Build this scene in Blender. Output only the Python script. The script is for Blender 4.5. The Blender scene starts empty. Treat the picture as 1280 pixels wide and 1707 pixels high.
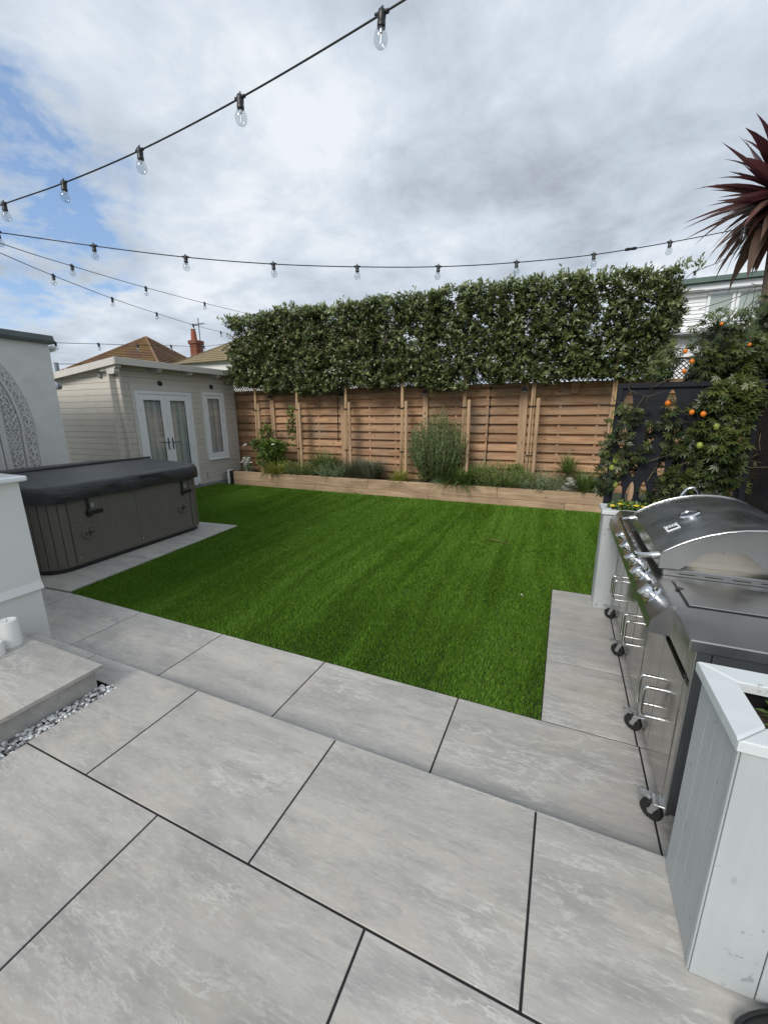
import bpy, math, random
import numpy as np
from mathutils import Vector, Matrix
random.seed(7); RNG = np.random.default_rng(11)
R = math.radians; PI = math.pi
SC = bpy.context.scene
COL = SC.collection

# ---------------------------------------------------------------- camera
cam = bpy.data.cameras.new('camera'); camo = bpy.data.objects.new('camera', cam); COL.objects.link(camo)
YAW, PITCH, ROLL = 0.4165, 0.2381, -0.0087
cy, sy, cp, sp = math.cos(YAW), math.sin(YAW), math.cos(PITCH), math.sin(PITCH)
F_ = Vector((-sy*cp, cy*cp, -sp)); R0 = Vector((cy, sy, 0)); U0 = R0.cross(F_)
Rv = R0*math.cos(ROLL)+U0*math.sin(ROLL); Uv = -R0*math.sin(ROLL)+U0*math.cos(ROLL)
m = Matrix((Rv, Uv, -F_)).transposed().to_4x4(); m.translation = (0, 0, 1.6124)
camo.matrix_world = m
cam.sensor_fit = 'HORIZONTAL'; cam.sensor_width = 36; cam.lens = 36*674.15/1280
cam.clip_start = .02; cam.clip_end = 5000
SC.camera = camo

# ---------------------------------------------------------------- world, sun, exposure
SUN_EL, SUN_AZ = R(36), R(190)      # compass azimuth of the sun: x = sin, y = cos
W = bpy.data.worlds.new('World'); SC.world = W; W.use_nodes = True
nt = W.node_tree; nt.nodes.clear()
def nd(t, ty, **kw):
    n = t.nodes.new(ty)
    for k, v in kw.items():
        if k.startswith('i_'): n.inputs[k[2:].replace('_', ' ')].default_value = v
        else: setattr(n, k, v)
    return n
out = nd(nt, 'ShaderNodeOutputWorld'); bg = nd(nt, 'ShaderNodeBackground'); bg.inputs['Strength'].default_value = .1
sky = nd(nt, 'ShaderNodeTexSky', sky_type='NISHITA', sun_disc=False, sun_elevation=SUN_EL, sun_rotation=SUN_AZ)
tc = nd(nt, 'ShaderNodeTexCoord')
sep = nd(nt, 'ShaderNodeSeparateXYZ'); nt.links.new(tc.outputs['Generated'], sep.inputs[0])
def wm(op, a, b=None, **kw):
    n = nd(nt, 'ShaderNodeMath', operation=op, **kw)
    for i, v in enumerate((a, b)):
        if v is None: continue
        if isinstance(v, (int, float)): n.inputs[i].default_value = v
        else: nt.links.new(v, n.inputs[i])
    return n.outputs[0]
zz = wm('MAXIMUM', sep.outputs['Z'], 0.0); den = wm('ADD', zz, .22)
cmb = nd(nt, 'ShaderNodeCombineXYZ')
nt.links.new(wm('DIVIDE', sep.outputs['X'], den), cmb.inputs[0]); nt.links.new(wm('DIVIDE', sep.outputs['Y'], den), cmb.inputs[1])
def wnoise(scale, detail, rough, dist, off):
    mp = nd(nt, 'ShaderNodeMapping'); mp.inputs['Location'].default_value = off
    nt.links.new(cmb.outputs[0], mp.inputs[0])
    n = nd(nt, 'ShaderNodeTexNoise'); n.inputs['Scale'].default_value = scale; n.inputs['Detail'].default_value = detail
    n.inputs['Roughness'].default_value = rough; n.inputs['Distortion'].default_value = dist
    nt.links.new(mp.outputs[0], n.inputs[0]); return n.outputs[0]
def wramp(fac, pts):
    r = nd(nt, 'ShaderNodeValToRGB'); cr = r.color_ramp
    while len(cr.elements) < len(pts): cr.elements.new(.5)
    for e, (p, c) in zip(cr.elements, pts):
        e.position = p; e.color = (c[0], c[1], c[2], 1)
    nt.links.new(fac, r.inputs[0]); return r.outputs[0]
cover = wnoise(1.1, 8, .58, .35, (1.7, .4, 0)); sh1 = wnoise(1.25, 8, .58, .3, (5.2, 3.1, 0)); sh2 = wnoise(3.6, 9, .62, .25, (2.2, 7.1, 0))
shade = wm('ADD', wm('MULTIPLY', sh1, .64), wm('MULTIPLY', sh2, .36))
# cloud body: grey undersides to bright tops
ccol = wramp(shade, [(.34, (2.3, 2.55, 2.9)), (.44, (3.2, 3.62, 4.15)), (.52, (3.9, 4.35, 4.9)), (.61, (5.0, 5.3, 5.6))])
# the gap in the cloud on the left
v0 = Vector((-184, 100, 72)).normalized()
dt = nd(nt, 'ShaderNodeVectorMath', operation='DOT_PRODUCT'); dt.inputs[1].default_value = v0
nt.links.new(tc.outputs['Generated'], dt.inputs[0])
gap = nd(nt, 'ShaderNodeMapRange', interpolation_type='SMOOTHSTEP'); gap.inputs['From Min'].default_value = .968; gap.inputs['From Max'].default_value = .998
gap.inputs['To Max'].default_value = .42
nt.links.new(dt.outputs['Value'], gap.inputs['Value'])
mask = wm('SUBTRACT', cover, wm('MULTIPLY', gap.outputs[0], wm('MULTIPLY', wm('MULTIPLY', sh2, sh2), 3.6)))
mk = wramp(mask, [(.10, (0, 0, 0)), (.30, (1, 1, 1))])
skyc = nd(nt, 'ShaderNodeMix', data_type='RGBA', blend_type='MIX'); skyc.inputs[0].default_value = .35
nt.links.new(sky.outputs[0], skyc.inputs[6]); skyc.inputs[7].default_value = (1.9, 3.1, 5.4, 1)
mx = nd(nt, 'ShaderNodeMix', data_type='RGBA'); nt.links.new(mk, mx.inputs[0]); nt.links.new(skyc.outputs[2], mx.inputs[6]); nt.links.new(ccol, mx.inputs[7])
nt.links.new(mx.outputs[2], bg.inputs['Color']); nt.links.new(bg.outputs[0], out.inputs[0])

sl = bpy.data.lights.new('sun', 'SUN'); sl.energy = 1.4; sl.angle = R(22); sl.color = (1, .955, .89)
slo = bpy.data.objects.new('sun', sl); COL.objects.link(slo)
sd = Vector((math.sin(SUN_AZ)*math.cos(SUN_EL), math.cos(SUN_AZ)*math.cos(SUN_EL), math.sin(SUN_EL)))
slo.rotation_euler = sd.to_track_quat('Z', 'Y').to_euler(); slo.location = sd*30
SC.view_settings.view_transform = 'Standard'; SC.view_settings.look = 'None'; SC.view_settings.exposure = 0.76; SC.view_settings.gamma = 1
SC.render.engine = 'CYCLES'

# ---------------------------------------------------------------- materials
def s2l(c): return tuple((v/12.92 if v <= .04045 else ((v+.055)/1.055)**2.4) for v in [x/255 for x in c])
class NT:
    def __init__(s, name):
        s.m = bpy.data.materials.new(name); s.m.use_nodes = True; s.t = s.m.node_tree
        s.b = s.t.nodes['Principled BSDF']; s.o = s.t.nodes['Material Output']
    def n(s, ty, **kw): return nd(s.t, ty, **kw)
    def l(s, a, b): s.t.links.new(a, b)
    def coord(s, scale=(1, 1, 1), rand=True, world=False, jitter=17.0):
        if world: src = s.n('ShaderNodeNewGeometry').outputs['Position']
        else: src = s.n('ShaderNodeTexCoord').outputs['Object']
        mp = s.n('ShaderNodeMapping'); mp.inputs['Scale'].default_value = scale; s.l(src, mp.inputs[0])
        if rand and not world:
            oi = s.n('ShaderNodeObjectInfo'); ml = s.n('ShaderNodeMath', operation='MULTIPLY'); ml.inputs[1].default_value = jitter*3
            s.l(oi.outputs['Random'], ml.inputs[0])
            cb = s.n('ShaderNodeCombineXYZ'); s.l(ml.outputs[0], cb.inputs[0]); s.l(ml.outputs[0], cb.inputs[1]); s.l(ml.outputs[0], cb.inputs[2])
            s.l(cb.outputs[0], mp.inputs['Location'])
        return mp.outputs[0]
    def noise(s, co, scale=5, detail=5, rough=.55, dist=0.):
        n = s.n('ShaderNodeTexNoise'); n.inputs['Scale'].default_value = scale; n.inputs['Detail'].default_value = detail
        n.inputs['Roughness'].default_value = rough; n.inputs['Distortion'].default_value = dist; s.l(co, n.inputs[0]); return n.outputs[0]
    def ramp(s, fac, pts):
        r = s.n('ShaderNodeValToRGB'); cr = r.color_ramp
        while len(cr.elements) < len(pts): cr.elements.new(.5)
        for e, (p, c) in zip(cr.elements, pts):
            if isinstance(c, (int, float)): c = (c, c, c)
            e.position = p; e.color = (c[0], c[1], c[2], 1)
        s.l(fac, r.inputs[0]); return r.outputs[0]
    def mix(s, a, b, fac, mode='MIX'):
        n = s.n('ShaderNodeMix', data_type='RGBA', blend_type=mode)
        for v, i in ((fac, 0), (a, 6), (b, 7)):
            if isinstance(v, (int, float)): n.inputs[i].default_value = v if i == 0 else (v, v, v, 1)
            elif isinstance(v, tuple): n.inputs[i].default_value = (v[0], v[1], v[2], 1)
            else: s.l(v, n.inputs[i])
        return n.outputs[2]
    def rnd(s): return s.n('ShaderNodeObjectInfo').outputs['Random']
    def attr(s, nm): return s.n('ShaderNodeAttribute', attribute_name=nm).outputs['Fac']
    def bump(s, h, st=.3, d=.01, prev=None):
        b = s.n('ShaderNodeBump'); b.inputs['Strength'].default_value = st; b.inputs['Distance'].default_value = d
        s.l(h, b.inputs['Height'])
        if prev: s.l(prev, b.inputs['Normal'])
        s.l(b.outputs[0], s.b.inputs['Normal']); return b.outputs[0]
    def col(s, c):
        if isinstance(c, tuple): s.b.inputs['Base Color'].default_value = (c[0], c[1], c[2], 1)
        else: s.l(c, s.b.inputs['Base Color'])
    def set(s, **kw):
        for k, v in kw.items():
            i = s.b.inputs[k.replace('_', ' ')]
            if isinstance(v, (int, float, tuple)): i.default_value = v
            else: s.l(v, i)
        return s
MT = {}
def plain(name, c, rough=.5, metal=0., var=.12, scale=6., bump=.0, bscale=60., spec=.5, co=(1, 1, 1)):
    k = NT(name); v = k.coord(co)
    n = k.noise(v, scale, 5); lo = tuple(x*(1-var) for x in c); hi = tuple(min(1, x*(1+var)) for x in c)
    k.col(k.ramp(n, [(.3, lo), (.7, hi)])); k.set(Roughness=rough, Metallic=metal, Specular_IOR_Level=spec)
    if bump: k.bump(k.noise(v, bscale, 4), bump, .004)
    MT[name] = k.m; return k.m
def wood(name, c0, c1, axis=0, rough=.75, knots=True, objvar=.25, grain=.35, dirt=None):
    k = NT(name); sc = [22., 22., 22.]; sc[axis] = 1.6
    v = k.coord(tuple(sc)); n = k.noise(v, 1.2, 6, .6, .4)
    c = k.ramp(n, [(.25, c0), (.5, tuple((a+b)/2 for a, b in zip(c0, c1))), (.75, c1)])
    sc2 = [6., 6., 6.]; sc2[axis] = 1.; v2 = k.coord(tuple(sc2)); c = k.mix(c, tuple(x*.62 for x in c0), k.ramp(k.noise(v2, 1.1, 4), [(.52, 0.), (.72, .55)]))
    if knots:
        sk = [9., 9., 9.]; sk[axis] = 3.6; vo = k.n('ShaderNodeTexVoronoi'); vo.inputs['Scale'].default_value = 1.0; k.l(k.coord(tuple(sk)), vo.inputs[0])
        c = k.mix(c, tuple(x*.35 for x in c0), k.ramp(vo.outputs['Distance'], [(.06, .8), (.16, 0.)]))
    br = k.n('ShaderNodeMapRange'); br.inputs['To Min'].default_value = 1-objvar; br.inputs['To Max'].default_value = 1+objvar*.7; k.l(k.rnd(), br.inputs[0])
    hs = k.n('ShaderNodeHueSaturation'); k.l(br.outputs[0], hs.inputs['Value']); k.l(c, hs.inputs['Color'])
    if dirt is not None:
        nz = k.noise(k.coord((1, 1, 1), world=True), 2.1, 5); cc = k.mix(hs.outputs[0], dirt, k.ramp(nz, [(.48, 0.), (.7, .6)])); k.col(cc)
    else: k.col(hs.outputs[0])
    k.set(Roughness=rough, Specular_IOR_Level=.25); k.bump(n, grain, .004); MT[name] = k.m; return k.m
def painted_wood(name, c, axis=2, rough=.5, knots=True, nick=.12):
    k = NT(name); sc = [16., 16., 16.]; sc[axis] = 1.2; v = k.coord(tuple(sc)); n = k.noise(v, 1.3, 5, .6, .3)
    cc = k.ramp(n, [(.3, tuple(x*.93 for x in c)), (.7, tuple(min(1, x*1.03) for x in c))])
    if knots:
        sk = [7., 7., 7.]; sk[axis] = 3.5; vo = k.n('ShaderNodeTexVoronoi'); vo.inputs['Scale'].default_value = 1.6; k.l(k.coord(tuple(sk)), vo.inputs[0])
        sel = k.n('ShaderNodeSeparateColor'); k.l(vo.outputs['Color'], sel.inputs[0])
        kn = k.mix(0., k.ramp(vo.outputs['Distance'], [(.04, 1.), (.12, 0.)]), k.ramp(sel.outputs[0], [(.62, 0.), (.66, 1.)]))
        cc = k.mix(cc, tuple(x*.62 for x in c), kn)
        d = k.noise(k.coord((1, 1, 1)), 34, 3); cc = k.mix(cc, tuple(x*.45 for x in c), k.ramp(d, [(.66, 0.), (.72, nick*5)]))
    # general grime
    g = k.noise(k.coord((1, 1, 1), world=True), 3., 6, .65); cc = k.mix(cc, tuple(x*.8 for x in c), k.ramp(g, [(.5, 0.), (.8, .55)]))
    k.col(cc); k.set(Roughness=rough, Specular_IOR_Level=.4); k.bump(n, .15, .003); MT[name] = k.m; return k.m
def foliage(name, cols, rough=.45, trans=.25, spec=.5):
    k = NT(name); a = k.attr('tint'); pts = [((i+.5)/len(cols), c) for i, c in enumerate(cols)]
    c = k.ramp(a, pts); k.col(c); k.set(Roughness=rough, Specular_IOR_Level=spec)
    if trans:
        tr = k.n('ShaderNodeBsdfTranslucent'); k.l(k.mix(c, (.5, .9, .2), .25, 'MULTIPLY'), tr.inputs['Color']); ms = k.n('ShaderNodeMixShader'); ms.inputs[0].default_value = trans
        k.l(c, tr.inputs['Color']); k.l(k.b.outputs[0], ms.inputs[1]); k.l(tr.outputs[0], ms.inputs[2]); k.l(ms.outputs[0], k.o.inputs[0])
    MT[name] = k.m; return k.m

def slab_mat():
    k = NT('porcelain_slab'); v = k.coord((1, 1, 1)); vs = k.coord((1.5, 7.5, 7.5)); vm = k.coord((4.5, 20., 20.)); vf = k.coord((16., 70., 70.))
    base = k.noise(vs, 1.1, 10, .66, .35); mid = k.noise(vm, 1.2, 8, .7, .3); fine = k.noise(vf, 1.5, 5, .65, .2); blot = k.noise(k.coord((1, 1.8, 1)), 2.4, 8, .66, .3); grit = k.noise(k.coord((1, 3, 1)), 90, 4, .7)
    lo, mi, hi = s2l((157, 155, 150)), s2l((171, 168, 163)), s2l((184, 180, 173))
    c = k.ramp(base, [(.36, lo), (.5, mi), (.64, hi)])
    c = k.mix(c, s2l((194, 186, 174)), k.ramp(blot, [(.48, 0.), (.64, .5)]))
    c = k.mix(c, s2l((150, 148, 145)), k.ramp(mid, [(.53, 0.), (.66, .6)]))
    c = k.mix(c, s2l((195, 193, 188)), k.ramp(fine, [(.52, 0.), (.66, .55)]))
    c = k.mix(c, s2l((122, 121, 119)), k.ramp(grit, [(.58, 0.), (.72, .4)]))
    vd = k.noise(k.coord((1.7, 6.0, 1)), 1.3, 11, .70, .25); sel = k.ramp(k.noise(k.coord((1, 1, 1), jitter=41), 1.9, 4, .6), [(.50, 0.), (.62, 1.)])
    c = k.mix(c, s2l((206, 204, 198)), k.mix(0., k.ramp(vd, [(.485, 0.), (.502, .85), (.53, 0.)]), sel))
    mr = k.n('ShaderNodeMapRange'); mr.inputs['To Min'].default_value = .95; mr.inputs['To Max'].default_value = 1.05; k.l(k.rnd(), mr.inputs[0])
    hs = k.n('ShaderNodeHueSaturation'); k.l(mr.outputs[0], hs.inputs['Value']); k.l(c, hs.inputs['Color'])
    dirt = k.noise(k.coord((1, 1, 1), world=True), 1.2, 6, .6)
    c = k.mix(hs.outputs[0], s2l((138, 134, 126)), k.ramp(dirt, [(.52, 0.), (.8, .3)]))
    k.col(c); k.set(Roughness=k.ramp(fine, [(.3, .45), (.8, .62)]), Specular_IOR_Level=.35); k.bump(k.mix(mid, fine, .5), .2, .003); MT['slab'] = k.m
slab_mat()
plain('joint', (.012, .012, .013), .8, var=.2)
plain('ground', (.075, .09, .04), .95, var=.4, scale=.6, bump=.5, bscale=8)
plain('turf_base', (.03, .055, .012), .95, var=.3, scale=30)
plain('soil', (.055, .038, .026), .95, var=.5, scale=18, bump=.9, bscale=40)
plain('render_white', s2l((224, 224, 220)), .8, var=.05, scale=3, bump=.35, bscale=14, spec=.2)
plain('render_smooth', s2l((226, 225, 221)), .6, var=.03, scale=2, bump=.06, bscale=30, spec=.3)
plain('coping', s2l((84, 92, 92)), .7, var=.15, bump=.3)
plain('white_upvc', s2l((238, 240, 242)), .3, var=.02)
plain('white_wax', s2l((236, 236, 232)), .5, var=.03)
plain('carved', s2l((214, 213, 210)), .7, var=.06, bump=.2, bscale=60)
plain('black_plastic', (.012, .012, .013), .4, var=.2)
plain('rubber', (.014, .014, .014), .6, var=.3)
plain('dark_steel', (.03, .032, .035), .45, var=.2)
plain('charcoal_metal', s2l((28, 31, 37)), .6, var=.1, bump=.08, spec=.25)
plain('navy_slat', s2l((32, 36, 50)), .5, var=.15)
plain('zinc', (.62, .63, .65), .3, 1., var=.12, scale=30)
plain('chrome', (.8, .81, .82), .12, 1., var=.05)
plain('flower_yellow', (.75, .55, .02), .6, var=.15)
plain('flower_white', (.78, .76, .7), .6, var=.08)
plain('fruit_orange', (.72, .19, .015), .35, var=.2, scale=20)
plain('fruit_green', (.28, .33, .06), .45, var=.2, scale=20)
plain('stone_pale', (.42, .40, .36), .8, var=.35, scale=9, bump=.5)
plain('pebble', (.55, .55, .55), .55, var=.35, scale=22)
plain('bark', (.14, .11, .08), .9, var=.35, scale=14, bump=.6, bscale=40, co=(1, 1, .2))
plain('stem', (.09, .075, .04), .8, var=.3)
plain('terracotta', s2l((150, 84, 62)), .8, var=.2, scale=4)
plain('ridge_clay', s2l((132, 100, 76)), .9, var=.25, scale=3)
plain('dead_leaf', s2l((120, 92, 70)), .8, var=.3, scale=20)
plain('clapboard', s2l((236, 237, 238)), .5, var=.02)
plain('felt_green', s2l((96, 116, 108)), .8, var=.1)
plain('grey_pvc', s2l((140, 143, 146)), .5, var=.1)
plain('blind', s2l((196, 202, 190)), .6, var=.04)
wood('fence_wood', s2l((150, 114, 86)), s2l((210, 170, 134)), 0, objvar=.26, dirt=s2l((164, 144, 124)))
wood('fence_post_wood', s2l((156, 126, 98)), s2l((204, 172, 140)), 2, objvar=.1)
wood('sleeper_wood', s2l((160, 132, 104)), s2l((214, 186, 154)), 0, objvar=.15, grain=.6, dirt=s2l((150, 128, 104)))
wood('stake_wood', s2l((165, 134, 104)), s2l((205, 176, 146)), 2, knots=False, objvar=.15)
wood('lattice_wood', s2l((70, 52, 44)), s2l((110, 84, 66)), 0, knots=False)
wood('raw_post', s2l((120, 84, 52)), s2l((166, 120, 78)), 2, objvar=.1)
wood('bamboo', s2l((170, 140, 96)), s2l((210, 184, 136)), 2, knots=False)
painted_wood('planter_paint', s2l((184, 189, 190)), 2)
painted_wood('cap_paint', s2l((214, 219, 220)), 0, rough=.4)
painted_wood('shed_paint', s2l((211, 205, 195)), 1, rough=.6, knots=False)
painted_wood('shed_paint_side', s2l((211, 205, 195)), 0, rough=.6, knots=False)
painted_wood('fascia_paint', s2l((212, 208, 200)), 1, rough=.5, knots=False)
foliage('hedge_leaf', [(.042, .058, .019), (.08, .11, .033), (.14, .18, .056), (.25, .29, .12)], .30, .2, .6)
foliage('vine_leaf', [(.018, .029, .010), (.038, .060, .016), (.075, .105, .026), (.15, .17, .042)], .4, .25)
foliage('grass_blade', [(.064, .145, .010), (.105, .24, .016), (.15, .31, .028), (.24, .37, .06)], .55, .25, .25)
foliage('sedge', [(0.088, 0.15, 0.031), (0.15, 0.225, 0.056), (0.237, 0.3, 0.1)], .5, .25)
foliage('gold_grass', [(.22, .26, .03), (.38, .40, .07), (.55, .54, .2)], .5, .3)
foliage('rosemary', [(0.069, 0.109, 0.037), (0.127, 0.184, 0.063), (0.196, 0.253, 0.103)], .55, .15)
foliage('lavender', [(0.098, 0.156, 0.072), (0.169, 0.247, 0.117), (0.26, 0.338, 0.169)], .6, .15)
foliage('catmint', [(0.1, 0.119, 0.075), (0.175, 0.2, 0.125), (0.275, 0.288, 0.188)], .6, .15)
foliage('green_herb', [(.08, .14, .03), (.14, .22, .05), (.24, .31, .09)], .55, .2)
foliage('fescue', [(.12, .18, .15), (.2, .28, .23), (.3, .37, .3)], .6, .15)
foliage('fresh_leaf', [(0.042, 0.084, 0.018), (0.084, 0.156, 0.03), (0.192, 0.288, 0.048)], .45, .3)
foliage('cordyline', [(.08, .026, .032), (.16, .05, .058), (.19, .08, .072), (.20, .13, .095)], .45, .35)
foliage('red_leaf', [(.06, .018, .018), (.11, .03, .028)], .5, .2)

def steel_mat(name, c, r0, r1, axis=1, aniso=.0):
    k = NT(name); sc = [160., 160., 160.]; sc[axis] = 3.; n = k.noise(k.coord(tuple(sc)), 1., 3); sm = k.noise(k.coord((1, 1, 1), world=True), 6, 6, .65)
    k.col(k.mix(k.mix(c, tuple(x*.82 for x in c), n), tuple(x*.66 for x in c), k.ramp(sm, [(.5, 0.), (.75, .6)])))
    k.set(Metallic=1., Roughness=k.mix(k.ramp(n, [(.3, r0), (.7, r0+.06)]), r1, k.ramp(sm, [(.42, 0.), (.72, 1.)]))); k.bump(n, .05, .002); MT[name] = k.m
steel_mat('steel_top', (.45, .45, .445), .28, .44, 0)
steel_mat('steel_door', (.44, .43, .41), .10, .24, 2)
steel_mat('steel_lid', (.47, .475, .48), .26, .42, 1)
steel_mat('steel_inner', (.62, .58, .50), .3, .45, 0)
steel_mat('steel_tube', (.7, .7, .69), .14, .24, 2)
k = NT('tub_cabinet'); n = k.noise(k.coord((40, 40, 3.)), 1, 4); k.col(k.ramp(n, [(.3, s2l((98, 95, 87))), (.7, s2l((105, 102, 94)))])); k.set(Roughness=.55, Specular_IOR_Level=.35); k.bump(n, .04, .002); MT['tub_cabinet'] = k.m
k = NT('tub_vinyl'); v = k.coord((1, 1, 1)); n = k.noise(v, 160, 3); wr = k.noise(k.coord((1.3, 1.3, 6)), 4, 4, .6, 1.); k.col(k.ramp(wr, [(.3, s2l((52, 54, 57))), (.7, s2l((72, 75, 79)))])); k.set(Roughness=.42, Specular_IOR_Level=.45)
b1 = k.bump(n, .12, .002); MT['tub_vinyl'] = k.m
k = NT('tub_skirt'); wr = k.noise(k.coord((3., 3., 9.)), 2.6, 5, .55, 1.6); k.col(s2l((44, 45, 48))); k.set(Roughness=.38, Specular_IOR_Level=.5); k.bump(wr, .45, .02); MT['tub_skirt'] = k.m
def glass_mat(name, tint=(1, 1, 1), base=.06, top=.6):
    k = NT(name); lw = k.n('ShaderNodeLayerWeight'); lw.inputs[0].default_value = .5; pw_ = k.n('ShaderNodeMath', operation='POWER'); pw_.inputs[1].default_value = 4.; k.l(lw.outputs['Facing'], pw_.inputs[0])
    ad = k.n('ShaderNodeMath', operation='MULTIPLY_ADD', use_clamp=True); ad.inputs[1].default_value = top; ad.inputs[2].default_value = base; k.l(pw_.outputs[0], ad.inputs[0])
    tr = k.n('ShaderNodeBsdfTransparent'); tr.inputs[0].default_value = (*tint, 1); gl = k.n('ShaderNodeBsdfGlossy'); gl.inputs['Roughness'].default_value = .03
    ms = k.n('ShaderNodeMixShader'); k.l(ad.outputs[0], ms.inputs[0]); k.l(tr.outputs[0], ms.inputs[1]); k.l(gl.outputs[0], ms.inputs[2]); k.l(ms.outputs[0], k.o.inputs[0]); MT[name] = k.m
glass_mat('pane_glass', (.94, .96, .96), .13, .5); glass_mat('bulb_glass', (.86, .88, .89), .07, .75)
k = NT('curtain'); wv = k.n('ShaderNodeTexWave', bands_direction='Y'); wv.inputs['Scale'].default_value = 2.2; wv.inputs['Distortion'].default_value = .6; k.l(k.coord((1, 1, .12), rand=False), wv.inputs[0])
k.col(k.ramp(wv.outputs['Fac'], [(.2, s2l((186, 190, 190))), (.8, s2l((216, 219, 218)))])); k.set(Roughness=.9); MT['curtain'] = k.m
def tile_mat(name, c0, c1, moss, rows=3.2):
    k = NT(name); v = k.coord((1, 1, 1), rand=False); br = k.n('ShaderNodeTexBrick'); br.inputs['Scale'].default_value = rows; br.inputs['Color1'].default_value = (*c0, 1); br.inputs['Color2'].default_value = (*c1, 1)
    br.inputs['Mortar'].default_value = (*[x*.4 for x in c0], 1); br.inputs['Mortar Size'].default_value = .03; uv = k.n('ShaderNodeUVMap'); k.l(uv.outputs[0], br.inputs[0])
    n = k.noise(v, .7, 6, .65); k.col(k.mix(br.outputs['Color'], moss, k.ramp(n, [(.45, 0.), (.66, .75)]))); k.set(Roughness=.9, Specular_IOR_Level=.2); k.bump(br.outputs['Fac'], .5, .03); MT[name] = k.m
tile_mat('roof_red', s2l((108, 82, 68)), s2l((138, 108, 90)), s2l((132, 112, 58)))
tile_mat('roof_tan', s2l((150, 134, 108)), s2l((176, 160, 132)), s2l((140, 134, 96)))
tile_mat('brick', s2l((142, 84, 66)), s2l((164, 104, 84)), s2l((120, 90, 76)), 5)

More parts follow.
